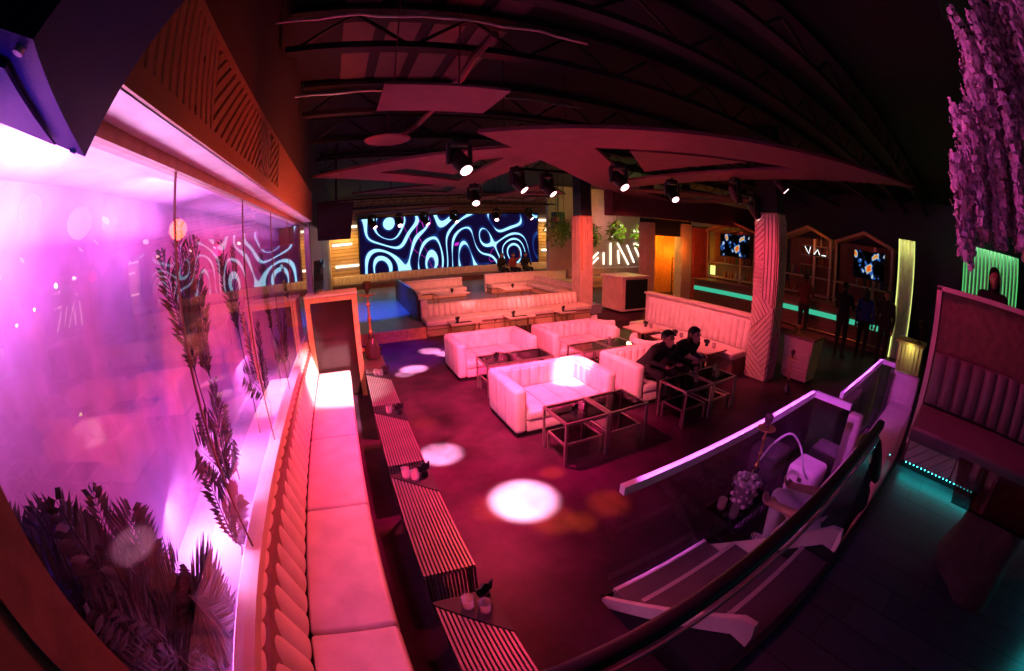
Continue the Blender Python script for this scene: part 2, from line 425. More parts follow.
for y, e, ln in ((1.4, 20, 2.2), (5.2, 14, 4.6)):
    o_ = lamp('cavity_lid_fill', 'AREA', (-1.03, y, 2.5), e, (1, .5, .95), None, .3, size_y=ln); o_.rotation_euler = (PI, 0, 0)  # added unseen lamps that brighten the cavity lid
def frond(mb, p, dirv, L, n=11, droop=.5, wid=.16, side=None):
    """one feather palm leaf: midrib curve with paired leaflets"""
    p = Vector(p); d = Vector(dirv).normalized(); pts = [p.copy()]
    for i in range(n):
        d = (d+Vector((0, 0, -droop/n))).normalized(); pts.append(pts[-1]+d*L/n)
    mb.tube(pts, [.006*(1-.8*i/n) for i in range(n+1)], 5)
    for i in range(1, n+1):
        tng = (pts[i]-pts[i-1]).normalized(); sd = tng.cross(Vector((1, 0, 0)) if side is None else Vector(side))
        if sd.length < .1: sd = tng.cross(Vector((0, 1, 0)))
        sd.normalize(); wl = wid*math.sin(PI*(i+.6)/(n+1.6))**.6
        for sg in (-1, 1):
            q = pts[i]+(sd*sg*.8+tng*.75).normalized()*wl+Vector((random.uniform(-.02, .02), 0, -.015))
            m_ = (pts[i]+q)/2; wv = tng*.017
            mb.add([pts[i], m_+wv, q, m_-wv, m_+Vector((.004, 0, 0))], [(0, 3, 4), (3, 2, 4), (2, 1, 4), (1, 0, 4)])
palms = [  # y, z of the root, fronds (angle in the y-z plane, length), depth x
    (.7, 1.18, [(60, .52), (95, .7), (130, .6), (25, .4), (-40, .4), (-65, .4), (-110, .45), (160, .5), (-10, .36), (75, .6), (110, .7), (-95, .4), (145, .55), (175, .5), (-130, .5)], -.9, 'large dark palm spreading behind the near end of the glowing wall'),
    (.52, 1.42, [(50, .34), (75, .42), (100, .4), (125, .36), (20, .34), (0, .32), (-25, .34), (-50, .34), (-80, .36), (-105, .36), (150, .3), (35, .36), (62, .4), (88, .44)], -1.06, 'dark bushy palm at the extreme near end of the glowing wall'),
    (.98, 1.2, [(-50, .42), (-80, .36), (-25, .36)], -.86, 'palm fronds fanning downward at the lower near part of the glowing wall'),
    (1.02, .88, [(80, .16), (120, .15), (40, .15), (100, .14), (150, .14), (20, .14)], -.92, 'round dark shrub at the bottom edge of the glowing wall'),
    (1.95, 1.15, [(75, .55), (100, .45), (50, .5), (120, .4), (25, .35)], -.88, 'drooping dark frond left of the second acrylic joint'),
    (2.08, 1.75, [(88, .8), (80, .72), (97, .66), (74, .6)], -.95, 'tall upright feathery plant beside the first acrylic joint'),
    (2.42, 1.62, [(86, .85), (94, .7), (80, .6), (104, .5)], -1.0, 'tall dark plume between the first and second acrylic joints'),
    (3.15, 1.75, [(90, .7), (98, .6), (82, .66)], -.95, 'slim dark plume just past the second acrylic joint'),
    (3.5, 1.05, [(70, .7), (100, .8), (130, .5), (45, .45)], -.9, 'palm in the middle of the glowing wall'),
    (4.3, 1.5, [(88, .8), (95, .75), (80, .7)], -.9, 'plume behind the third acrylic joint'),
    (4.9, 1.0, [(70, .6), (105, .7), (40, .5), (140, .5)], -.88, 'palm past the third acrylic joint'),
    (5.9, 1.4, [(85, .9), (100, .8), (70, .7)], -.9, 'tall plume near the far end of the glowing wall'),
    (6.9, 1.05, [(75, .9), (100, .9), (50, .6), (130, .6)], -.88, 'palm at the far end of the glowing wall'),
    (1.62, .95, [(88, .45), (60, .3), (30, .32), (5, .26)], -.85, 'small thin sprig at the foot of the first acrylic joint'),
]
for (y, z, fr, x, lab) in palms:
    fr = fr+([(a_+random.uniform(8, 16), L_*random.uniform(.7, .95)) for a_, L_ in fr] if y < 1.1 else [])+([(a_-random.uniform(6, 14), L_*.8) for a_, L_ in fr] if y < 1.1 else [])
    t = thing('artificial_palm', lab, 'plant', (x, y, .86))
    b = MB((x, y, .86)); b.tube([(x, y, .865), (x+.02, y+.01, (z+.86)/2+.01), (x, y, z+.02)], [.006, .005, .004], 6); link_mesh('stem', b, 'stem', t)
    b = MB((x, y, .86))
    for a, L in fr:
        a = math.radians(a)
        if z+math.sin(a)*L > 2.66: L *= .8
        frond(b, (x, y, z), (random.uniform(-.12, .04), math.cos(a), math.sin(a)), L, 26 if L > .5 else 18, .35, .17 if a > 1.2 and a < 1.9 else .25)
    for v in b.v: v.x = min(v.x, -.81-x)
    link_mesh('foliage', b, 'leaf', t)

# ------------------------------------------------------------------ soffit with slatted fascia over the light box
FX = -.563
t = thing('wood_soffit', 'timber soffit with slatted zigzag fascia above the glowing wall', 'soffit', (FX, 0, 2.75))
b = MB((FX, 0, 2.75)); b.box(-.75, FX-.012, -.4, 7.0, 2.75, 2.765); link_mesh('underside', b, 'white', t)
b = MB((FX, 0, 2.75)); b.box(FX-.02, FX-.012, -.4, 7.0, 2.765, 3.2); link_mesh('backing', b, 'darkgap', t)
b = MB((FX, 0, 2.75)); b.box(FX-.02, FX, -.4, 7.0, 2.75, 2.83); b.box(FX-.02, FX, -.4, 7.0, 3.19, 3.23); b.box(FX-.03, FX+.004, 6.96, 7.0, 2.75, 3.23)
link_mesh('border', b, 'oak', t)
polys = [([(-.4, .08), (.55, .08), (.9, .44), (-.4, .44)], 140), ([(.55, .08), (1.56, .08), (1.50, .44), (.9, .44)], -72),
         ([(1.56, .08), (2.62, .08), (2.55, .44), (1.50, .44)], 42), ([(2.62, .08), (2.95, .08), (2.95, .44), (2.55, .44)], -30),
         ([(2.95, .08), (3.3, .08), (3.3, .44), (2.95, .44)], 30), ([(3.3, .08), (6.96, .08), (6.96, .44), (3.3, .44)], 90)]
for po, an in polys:
    b = MB((FX, 0, 2.75)); slats(b, po, math.radians(an), .062 if an != 90 else .12, .04 if an != 90 else .116, (FX-.012, 0, 2.75), (0, 1, 0), (0, 0, 1), (.012, 0, 0))
    link_mesh('slat_panel', b, 'oak', t)

# loudspeaker close to the camera
P0 = Vector((-.370, .441, 2.469)); e1 = Vector((-.766, -.487, .42)); e2 = Vector((.501, -.861, -.083)); e3 = Vector((.402, .147, .904))
t = thing('loudspeaker', 'large dark loudspeaker tilted down under the ceiling beside the slatted fascia', 'loudspeaker', P0)
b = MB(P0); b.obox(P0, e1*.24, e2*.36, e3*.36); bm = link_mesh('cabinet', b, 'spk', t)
b = MB(P0); q = P0-e3*.004+e1*.03+e2*.03
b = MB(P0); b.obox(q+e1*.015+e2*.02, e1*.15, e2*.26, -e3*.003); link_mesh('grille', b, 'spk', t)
for a_, c_ in ((.02, .02), (.22, .02), (.02, .34)):
    b = MB(P0); b.cyl(P0+e1*a_+e2*c_, P0+e1*a_+e2*c_-e3*.004, .006, n=8); link_mesh('screw', b, 'pipe', t)
b = MB(P0); q = P0+e1*.12+e2*.18+e3*.36; b.tube([q, q+Vector((0, 0, .5)), Vector((q.x, q.y, 4.4))], .012, 8); link_mesh('bracket', b, 'steel_dark', t)

# ------------------------------------------------------------------ left banquette
t = thing('banquette', 'long pink upholstered bench with channel back below the glowing wall', 'bench', (-.35, 3, 0))
off = (-.35, 3, 0)
by = [-.2, 1.35, 2.53, 3.72, 4.92, 5.88]
for i in range(5):
    b = MB(off); b.rbox(-.6, -.1, by[i]+.004, by[i+1]-.004, .33, .47, .03, 3); link_mesh('seat_cushion', b, 'leather', t)
b = MB(off); dz = Vector((-.1, 0, .42)).normalized(); nn = Vector((dz.z, 0, -dz.x))
b.scallop((-.63, -.2, .46), (0, 1, 0), dz, nn, 6.08, .42, 36, .03, .022, 6, .05); link_mesh('backrest', b, 'leather', t)
b = MB(off); b.box(-.76, -.66, -.2, 5.88, .42, .862); link_mesh('back_rail', b, 'brown', t)
b = MB(off); b.box(-.66, -.14, -.2, 5.86, 0, .33); link_mesh('plinth', b, 'brown', t)

# ------------------------------------------------------------------ slatted low tables
def slat_table():
    t = thing('slatted_table', 'x', 'table')
    W, L, Z = .335, 1.2, .45
    b = MB()
    n = 14; p = W/n
    poly = [(0, 0), (W, 0), (W, L-.36), (0, L-.03)]
    slats(b, poly, PI/2, p, p*.55, (0, 0, Z-.014), (1, 0, 0), (0, 1, 0), (0, 0, .014)); link_mesh('top_slats', b, 'slatmetal', t)
    b = MB(); slats(b, [(0, .0), (W, 0), (W, Z-.02), (0, Z-.02)], PI/2, p, p*.55, (0, .0, 0), (1, 0, 0), (0, 0, 1), (0, .012, 0)); link_mesh('end_slats', b, 'slatmetal', t)
    b = MB(); b.prism([(0, L-.02, Z-.012), (W, L-.35, Z-.012), (W, L, Z-.012), (0, L, Z-.012)], (0, 0, .016)); link_mesh('tray_top', b, 'black', t)
    b = MB(); b.box(.01, W-.01, .02, L-.01, Z-.05, Z-.018); b.box(.02, W-.02, .03, L-.04, .0, .03); link_mesh('carcass', b, 'black', t)
    for x in (.02, W-.05):
        for y in (.03, L-.07):
            b = MB(); b.box(x, x+.03, y, y+.03, .03, Z-.05); link_mesh('leg', b, 'black', t)
    return t
ty = [.26, 1.68, 3.03, 4.40, 5.66]
tl = ['low slatted table nearest the camera at the bottom edge', 'low slatted table second from the camera along the pink bench', 'low slatted table in the middle of the row along the pink bench',
      'low slatted table fourth from the camera along the pink bench', 'low slatted table farthest along the pink bench beside the tall water pipe']
st0 = slat_table()
for i, y in enumerate(ty):
    if i == 0: st0.location = (.125, y, 0); st0['label'] = tl[0]; st0['group'] = 'slatted tables along the bench'
    else: dup(st0, (.125, y, 0), 0, tl[i], 'slatted tables along the bench')
def tumbler():
    t = thing('tumbler', 'x', 'glass')
    b = MB(); prof = [(.028, 0), (.034, .01)]
    for k in range(5): prof += [(.036+.002*(k % 2), .02+.014*k)]
    prof += [(.037, .09), (.034, .09), (.03, .02), (.002, .018)]
    b.lathe(prof, n=14); link_mesh('bowl', b, 'tumbler', t); return t
def pouch():
    t = thing('menu_holder', 'x', 'holder')
    b = MB(); b.lathe([(.03, 0), (.032, .02), (.026, .05), (.03, .055)], n=12); link_mesh('base', b, 'black', t)
    b = MB()
    b.prism([(-.05, -.006, .05), (.05, -.006, .05), (.062, -.006, .12), (.03, -.006, .105), (0, -.006, .13), (-.03, -.006, .105), (-.062, -.006, .12)], (0, .012, 0))
    link_mesh('napkin', b, 'black', t); return t
tb0, po0 = tumbler(), pouch()
used = {}
def put(root, loc, label, group, rz=0.):
    if root.name not in used:
        used[root.name] = 1; root.location = loc; root.rotation_euler = (0, 0, rz); root['label'] = label; root['group'] = group; return root
    return dup(root, loc, rz, label, group)
Zt = .455
for x, y, lab in [(.30, 1.36, 'left tumbler on the black corner of the nearest slatted table'), (.375, 1.30, 'right tumbler on the black corner of the nearest slatted table'),
                  (.25, 2.80, 'left tumbler on the black corner of the second slatted table'), (.315, 2.74, 'right tumbler on the black corner of the second slatted table'),
                  (.29, 4.13, 'tumbler on the black corner of the middle slatted table'), (.27, 5.49, 'left tumbler on the fourth slatted table'), (.33, 5.44, 'right tumbler on the fourth slatted table')]:
    put(tb0, (x, y, Zt), lab, 'tumblers on the slatted tables')
for x, y, lab in [(.41, 1.40, 'black folded napkin holder on the nearest slatted table'), (.40, 2.78, 'black folded napkin holder on the second slatted table'),
                  (.40, 4.08, 'black folded napkin holder on the middle slatted table'), (.41, 5.5, 'black folded napkin holder on the fourth slatted table')]:
    put(po0, (x, y, Zt), lab, 'black napkin holders', .4)
# tall water pipe on the farthest table
def hookah(name, loc, lab, s=1., hose=None):
    t = thing(name, lab, 'water pipe', loc)
    b = MB(); b.lathe([(.03, 0), (.085*s, .02), (.1*s, .1*s), (.07*s, .19*s), (.035*s, .25*s), (.04*s, .29*s), (.03*s, .3*s)], n=18); link_mesh('vase', b, 'vgreen', t)
    b = MB(); b.lathe([(.02*s, .3*s), (.03*s, .33*s), (.014*s, .36*s), (.014*s, .45*s), (.03*s, .48*s), (.014*s, .5*s), (.013*s, .62*s), (.028*s, .65*s), (.012*s, .68*s), (.012*s, .76*s)], n=14); link_mesh('stem', b, 'brass', t)
    b = MB(); b.lathe([(.012*s, .74*s), (.1*s, .76*s), (.105*s, .77*s), (.1*s, .775*s), (.02*s, .775*s)], n=18); link_mesh('tray', b, 'brass', t)
    b = MB(); b.lathe([(.018*s, .775*s), (.02*s, .8*s), (.045*s, .85*s), (.05*s, .9*s), (.035*s, .92*s), (.01*s, .925*s)], n=14); link_mesh('bowl', b, 'bark', t)
    if hose:
        P = [Vector(p) for p in hose]; P = [P[0]*2-P[1]]+P+[P[-1]*2-P[-2]]; cur = []
        for i in range(1, len(P)-2):
            for q in range(8):
                u = q/8; a_, b_, c_, d_ = P[i-1:i+3]; cur.append(.5*((2*b_)+(c_-a_)*u+(2*a_-5*b_+4*c_-d_)*u*u+(3*b_-a_-3*c_+d_)*u**3))
        b = MB(loc); b.tube(cur+[P[-2]], .009, 8); h = link_mesh('hose', b, 'white', t)
    return t
hookah('water_pipe', (.30, 6.35, Zt), 'tall brass water pipe on the farthest slatted table', 1.35)
put(po0, (.42, 6.62, Zt), 'black folded napkin holder beside the tall brass water pipe', 'black napkin holders', .4)
b = MB((.16, 6.9, .0)); b.lathe([(.1, 0), (.13, .02), (.16, .25), (.2, .42), (.19, .44), (.15, .42), (.02, .4)], (.0, 0, 0), 20)
b.v = [v+b.off for v in b.v]
solo('pouf', b, 'orange', 'round orange stool beside the tall brass water pipe', 'stool', (.0, 7.1, 0))

# ------------------------------------------------------------------ cabinet at the end of the bench
t = thing('service_cabinet', 'orange framed dark glass cabinet at the far end of the pink bench', 'cabinet', (-.25, 6, 0))
off = (-.25, 6, 0)
b = MB(off); b.box(-.68, -.6, 5.95, 6.5, 0, 1.5); b.box(.04, .12, 5.95, 6.5, 0, 1.5); b.box(-.68, .12, 5.95, 6.5, 1.5, 1.58); link_mesh('frame', b, 'orange', t)
b = MB(off); b.box(-.6, .04, 5.99, 6.48, 0.02, 1.5); link_mesh('body', b, 'darkgap', t)
b = MB(off); b.box(-.6, .04, 5.97, 5.985, .95, 1.49); link_mesh('door', b, 'darkpane', t)
b = MB(off); b.box(-.6, .04, 5.97, 5.985, .05, .935); link_mesh('door', b, 'darkpane', t)
b = MB(off); b.box(-.69, .13, 5.93, 6.55, 1.58, 1.6); link_mesh('top', b, 'whitewood', t)
b = MB((-.5, 6.3, 1.6)); b.obox((-.54, 6.2, 1.602), (.12, .45, 0), (.012, -.004, 0), (.03, .02, .5))
solo('tinted_screen', b, 'tglass', 'small leaning glass screen on top of the orange framed cabinet', 'screen', (-.5, 6.3, 1.6))
t = thing('loudspeaker', 'black loudspeaker hung past the end of the slatted fascia', 'loudspeaker', (-.2, 7.6, 2.4))
off = (-.2, 7.6, 2.4)
b = MB(off); b.prism([(-.5, 7.3, 2.42), (.1, 7.3, 2.4), (.18, 7.3, 3.05), (-.5, 7.3, 3.1)], (0, .5, .0)); link_mesh('cabinet', b, 'black', t)
b = MB(off); b.prism([(-.44, 7.29, 2.48), (.06, 7.29, 2.46), (.12, 7.29, 2.98), (-.44, 7.29, 3.02)], (0, .012, 0)); link_mesh('grille', b, 'steel_dark', t)
b = MB(off); b.cyl((-.15, 7.55, 3.06), (-.15, 7.55, 4.4), .02); link_mesh('bracket', b, 'steel_dark', t)

def tube_thing(b, lab, q):
    t = thing('tube_light', lab, 'light', q); tb = link_mesh('tube', b, 'e_tube', t)
    vs = b.v; a = min(vs, key=lambda v: v.x+v.z*.5); c = max(vs, key=lambda v: v.x+v.z*.5); mid = (a+c)/2
    for f_ in (.15, .85):
        p = a.lerp(c, f_); m_ = MB(); ym = max(v.y for v in vs); m_.box(p.x-.02, p.x+.02, ym-.001, ym+.008, p.z-.02, p.z+.02); link_mesh('mount', m_, 'steel_dark', t)
# ------------------------------------------------------------------ back wall: LED screen, tubes, long bench
def led_material():
    m = D.materials.new('led_picture'); m.use_nodes = True
    t = NT(m); t.n.clear()
    co = t.coord(); sep = t.new('ShaderNodeSeparateXYZ'); t.link(co, sep.inputs[0])
    X, Z = sep.outputs[0], sep.outputs[2]
    nz = t.new('ShaderNodeTexNoise', noise_dimensions='2D'); nz.inputs['Scale'].default_value = .33; nz.inputs['Detail'].default_value = .0; nz.inputs['Distortion'].default_value = .35
    cb = t.new('ShaderNodeCombineXYZ'); t.link(t.math('ADD', X, 3.1), cb.inputs[0]); t.link(t.math('MULTIPLY', Z, 1.05), cb.inputs[1]); t.link(cb.outputs[0], nz.inputs['Vector'])
    f = t.math('MULTIPLY', nz.outputs[0], 3.4)
    # rings: x, z, size, weight
    for x, z, s, wgt in [(1.0, .45, .62, 1.5), (3.45, .1, .85, 1.75), (5.95, 1.45, .5, 1.3), (7.55, .75, .62, 1.6), (1.4, 1.9, .7, -1.4), (4.9, .5, .7, -1.2), (6.3, .1, .6, -1.0), (8.6, 2.2, .8, 1.0), (3.9, 2.3, .6, .9)]:
        dx = t.math('DIVIDE', t.math('SUBTRACT', X, x), s*1.15); dz = t.math('DIVIDE', t.math('SUBTRACT', Z, z), s*1.5)
        r2 = t.math('ADD', t.math('MULTIPLY', dx, dx), t.math('MULTIPLY', dz, dz))
        g = t.math('POWER', 2.718, t.math('MULTIPLY', r2, -1.))
        f = t.math('ADD', f, t.math('MULTIPLY', g, wgt))
    tri = t.math('MULTIPLY', t.math('ABSOLUTE', t.math('SUBTRACT', t.math('FRACT', t.math('MULTIPLY', f, 1.45)), .5)), 2)
    # x-dependent line weight: heavy on the left, thin on the right
    nv = t.new('ShaderNodeTexNoise', noise_dimensions='2D'); nv.inputs['Scale'].default_value = .9; nv.inputs['Detail'].default_value = 0; t.link(cb.outputs[0], nv.inputs['Vector'])
    thr = t.math('ADD', t.math('ADD', .36, t.math('MULTIPLY', X, .02)), t.math('MULTIPLY', nv.outputs[0], .62))
    line = t.math('MULTIPLY', t.math('SUBTRACT', tri, thr), 14, clamp=True)
    glow = t.math('MULTIPLY', t.math('SUBTRACT', tri, t.math('SUBTRACT', thr, .3)), 2.2, clamp=True)
    n2 = t.new('ShaderNodeTexNoise', noise_dimensions='2D'); n2.inputs['Scale'].default_value = .5; n2.inputs['Detail'].default_value = 0; n2.inputs['Distortion'].default_value = 1.5
    cb2 = t.new('ShaderNodeCombineXYZ'); t.link(t.math('ADD', X, 20), cb2.inputs[0]); t.link(Z, cb2.inputs[1]); t.link(cb2.outputs[0], n2.inputs['Vector'])
    mg = t.math('LESS_THAN', t.math('ABSOLUTE', t.math('SUBTRACT', t.math('FRACT', t.math('MULTIPLY', n2.outputs[0], 1.7)), .5)), .014)
    mag = t.math('MULTIPLY', mg, t.math('MULTIPLY', t.math('GREATER_THAN', X, 2.0), t.math('LESS_THAN', X, 6.6)))
    a = t.new('ShaderNodeMix', data_type='RGBA'); t.link(glow, a.inputs[0]); a.inputs[6].default_value = (.004, .002, .02, 1); a.inputs[7].default_value = (.01, .045, .26, 1)
    c = t.new('ShaderNodeMix', data_type='RGBA'); t.link(mag, c.inputs[0]); t.link(a.outputs[2], c.inputs[6]); c.inputs[7].default_value = (.4, .02, .42, 1)
    d = t.new('ShaderNodeMix', data_type='RGBA'); t.link(line, d.inputs[0]); t.link(c.outputs[2], d.inputs[6]); d.inputs[7].default_value = (.36, .78, 1, 1)
    e = t.new('ShaderNodeEmission'); t.link(d.outputs[2], e.inputs[0]); e.inputs[1].default_value = 1.5
    o = t.new('ShaderNodeOutputMaterial'); t.link(e.outputs[0], o.inputs[0]); return m
M['led'] = led_material()
t = thing('led_video_wall', 'wide LED screen of pale blue swirling lines on the far wall', 'screen', (.62, 18.42, .86))
b = MB((.62, 18.42, .86)); b.box(.66, 9.44, 18.41, 18.43, .9, 3.36); link_mesh('screen', b, 'led', t)
b = MB((.62, 18.42, .86)); b.box(.6, 9.5, 18.43, 18.59, .89, 3.42); link_mesh('housing', b, 'black', t)
for i, (x0, x1, z, lab) in enumerate([(-.66, .56, 3.08, 'top'), (-.6, .3, 2.3, 'middle'), (-.5, .58, 1.32, 'bottom')]):
    b = MB((x0, 18.56, z)); b.box(x0, x1, 18.52, 18.59, z-.045, z+.045)
    tube_thing(b, lab+' white light bar left of the LED screen', (x0, 18.56, z))
for i, (x0, x1, z, lab) in enumerate([(9.6, 11.0, 3.05, 'topmost'), (9.9, 11.1, 2.55, 'second highest'), (9.75, 10.95, 1.5, 'lowest')]):
    b = MB((x0, 18.56, z)); b.box(x0, x1, 18.52, 18.59, z-.045, z+.045)
    tube_thing(b, lab+' white light bar right of the LED screen', (x0, 18.56, z))
t = thing('banquette', 'long yellow-beige channel bench under the LED screen', 'bench', (5, 18.2, VZ))
off = (5, 18.2, VZ)
b = MB(off); b.scallop((-.65, 18.4, VZ+.1), (1, 0, 0), (0, 0, 1), (0, -1, 0), 11.9, .52, 62, .08, .04, 5, .05); link_mesh('backrest', b, 'leather', t)
b = MB(off); b.rbox(-.65, 11.2, 17.85, 18.42, VZ+.15, VZ+.3, .03); link_mesh('seat', b, 'leather_dk', t)
b = MB(off); b.box(-.65, 11.2, 17.95, 18.42, VZ if False else .262, VZ+.15); link_mesh('plinth', b, 'brown', t)

# ------------------------------------------------------------------ VIP booths
LV = 'leather'
t = thing('banquette', 'front banquette of the raised booths facing the dance floor with herringbone base', 'bench', (3.8, 9.3, 0)); off = (3.8, 9.3, 0)
b = MB(off); b.rbox(1.74, 6.28, 9.02, 9.56, .26, .39, .03); link_mesh('seat', b, LV, t)
b = MB(off); b.scallop((1.9, 9.72, .36), (1, 0, 0), Vector((0, .1, .3)).normalized(), (0, -1, 0), 4.3, .32, 30, .1, .04, 5, .05); link_mesh('backrest', b, LV, t)
b = MB(off); b.box(1.74, 6.28, 9.08, 9.54, .0, .26); link_mesh('plinth', b, 'brown', t)
b = MB(off)
for i in range(8):
    x = 1.76+i*.565
    slats(b, [(x, .02), (x+.55, .02), (x+.55, .25), (x, .25)], math.radians(42 if i % 2 else 138), .06, .052, (0, 9.08, 0), (1, 0, 0), (0, 0, 1), (0, -.015, 0))
link_mesh('herringbone_front', b, 'oakx', t)
b = MB(off); b.rbox(1.74, 1.92, 9.62, 9.9, VZ+.005, .8, .03); link_mesh('end_block', b, LV, t)
t = thing('booth_divider', 'tall dark partition at the left end of the raised booths', 'partition', (1.72, 11.7, VZ)); off = (1.72, 11.7, VZ)
b = MB(off); b.prism([(1.66, 9.75, VZ), (1.66, 13.9, VZ), (1.66, 13.9, .96), (1.66, 10.2, .96), (1.66, 9.75, .86)], (.06, 0, 0)); link_mesh('panel', b, 'navy', t)
b = MB(off); b.rbox(1.725, 1.84, 9.92, 13.85, VZ+.005, .93, .03); link_mesh('padding', b, LV, t)
def booth(x0, x1, y, side, lab, ztop):
    cx = (x0+x1)/2; t = thing('booth_bench', lab, 'bench', (cx, y, VZ)); off = (cx, y, VZ)
    b = MB(off); b.rbox(x0, x1, y, y+.16, VZ+.002, ztop, .03); b.rbox(x0, x1, y-.02, y+.18, ztop-.001, ztop+.05, .015); link_mesh('backrest', b, LV, t)
    b = MB(off); b.rbox(x0+.02, x1-.02, y-.6, y-.01, VZ+.2, VZ+.33, .03); link_mesh('seat', b, LV, t)
    b = MB(off); b.box(x0+.04, x1-.04, y-.54, y-.02, VZ+.002, VZ+.2); link_mesh('plinth', b, 'oakx', t)
    if side:
        x1 = 6.75; xs = x1-.55
        b = MB(off); b.rbox(xs, x1-.02, 10.15, y-.62, VZ+.2, VZ+.33, .03); link_mesh('side_seat', b, LV, t)
        b = MB(off); b.rbox(x1, x1+.14, 10.15, y-.05, VZ+.002, ztop-.1, .03); link_mesh('side_back', b, LV, t)
        b = MB(off); b.box(xs+.04, x1-.05, 10.2, y-.6, VZ+.002, VZ+.2); link_mesh('side_plinth', b, 'oakx', t)
booth(1.95, 4.0, 13.6, False, 'pink booth bench behind the front banquette beside the dark partition', .82)
booth(4.85, 8.2, 13.6, True, 'pink L-shaped booth bench beside the far clad pillar', .86)
def low_table(name, x0, x1, y0, y1, z0, z, lab, topm='whitewood', gr=None):
    c = ((x0+x1)/2, (y0+y1)/2, z0); t = thing(name, lab, 'table', c, 0, gr)
    b = MB(c); b.box(x0, x1, y0, y1, z-.025, z); link_mesh('tabletop', b, topm, t)
    for x in (x0+.03, x1-.06):
        for y in (y0+.03, y1-.06):
            b = MB(c); b.box(x, x+.03, y, y+.03, z0+.001, z-.025); link_mesh('leg', b, 'brass', t)
    return t
low_table('booth_table', 2.5, 3.5, 11.1, 11.9, VZ, .66, 'pink topped table in the booth beside the dark partition')
low_table('booth_table', 4.6, 5.5, 11.1, 11.9, VZ, .66, 'pink topped table in the L-shaped booth')
for x, lab in ((3.05, 'dark cup on the table beside the dark partition'), (5.0, 'dark cup on the table of the L-shaped booth')):
    put(po0, (x, 11.5, .66), lab, 'black napkin holders', .3)
for x0, x1, lab in [(2.15, 2.85, 'leftmost table before the front banquette'), (3.5, 4.2, 'middle table before the front banquette'), (4.85, 5.3, 'rightmost table before the front banquette')]:
    low_table('side_table', x0, x1, 8.3, 8.72, 0, .42, lab, 'whitewood', 'small tables before the front banquette')
    put(po0, (x0+.2, 8.5, .42), 'black napkin holder on the '+lab, 'black napkin holders', .3)
    b = MB((x0+.2, 8.4, .42)); b.box(x0+.12, x0+.48, 8.34, 8.42, .421, .432)
    solo('menu', b, 'black', 'black menu lying on the '+lab, 'menu', (x0+.2, 8.4, .42), 'menus')

# ------------------------------------------------------------------ pillars
def pillar(x0, x1, y0, y1, z1, lab, faces, m='whitewood', cap=None):
    c = ((x0+x1)/2, (y0+y1)/2, 0); t = thing('clad_pillar', lab, 'pillar', c)
    b = MB(c); b.box(x0, x1, y0, y1, 0, z1); link_mesh('core', b, 'oak' if len(faces) > 1 else m, t)
    for fc in faces:
        b = MB(c)
        if fc == '-x': o, u, wd, d = (x0, y0, 0), (0, 1, 0), y1-y0, (-.022, 0, 0)
        elif fc == '-y': o, u, wd, d = (x0, y0, 0), (1, 0, 0), x1-x0, (0, -.022, 0)
        A = [(0, .02), (wd, .02), (wd, .02+wd), (0, .02+wd*.2)]
        h = z1-.03; q = [.02, h*.3, h*.42, h*.52, h*.7, h]
        zig = [([(0, .02), (wd, .02), (wd, q[1])], 35), ([(0, .02), (wd, q[1]), (0, q[2]+.1)], -50), ([(wd, q[1]), (wd, q[2]+.35), (0, q[2]+.1)], 50),
               ([(0, q[2]+.1), (wd*.55, q[2]+.24), (wd*.55, h), (0, h)], 90), ([(wd*.55, q[2]+.24), (wd, q[2]+.35), (wd, h*.78), (wd*.55, h*.7)], 4), ([(wd*.55, h*.7), (wd, h*.78), (wd, h), (wd*.55, h)], -40)]
        for po, an in zig: slats(b, po, math.radians(an), .075, .055, o, u, (0, 0, 1), d)
        link_mesh('cladding', b, m, t)
    b = MB(c); b.box(x0+.02, x1-.02, y0+.02, y1-.02, z1, 4.4); link_mesh('upper_shaft', b, cap or 'ceil', t)
pillar(6.1, 6.42, 3.32, 3.78, 2.85, 'large slat clad pillar at the near end of the right banquette', ['-x', '-y'])
pillar(6.32, 6.72, 9.65, 10.1, 2.85, 'slat clad pillar at the right end of the front banquette', ['-x', '-y'], cap='navy')
pillar(9.55, 9.95, 10.4, 10.8, 2.8, 'narrow pillar between the white tube lights and the orange wall', ['-x'])
pillar(11.4, 11.95, 10.4, 10.8, 2.85, 'orange lit pillar left of the bar', ['-x'])

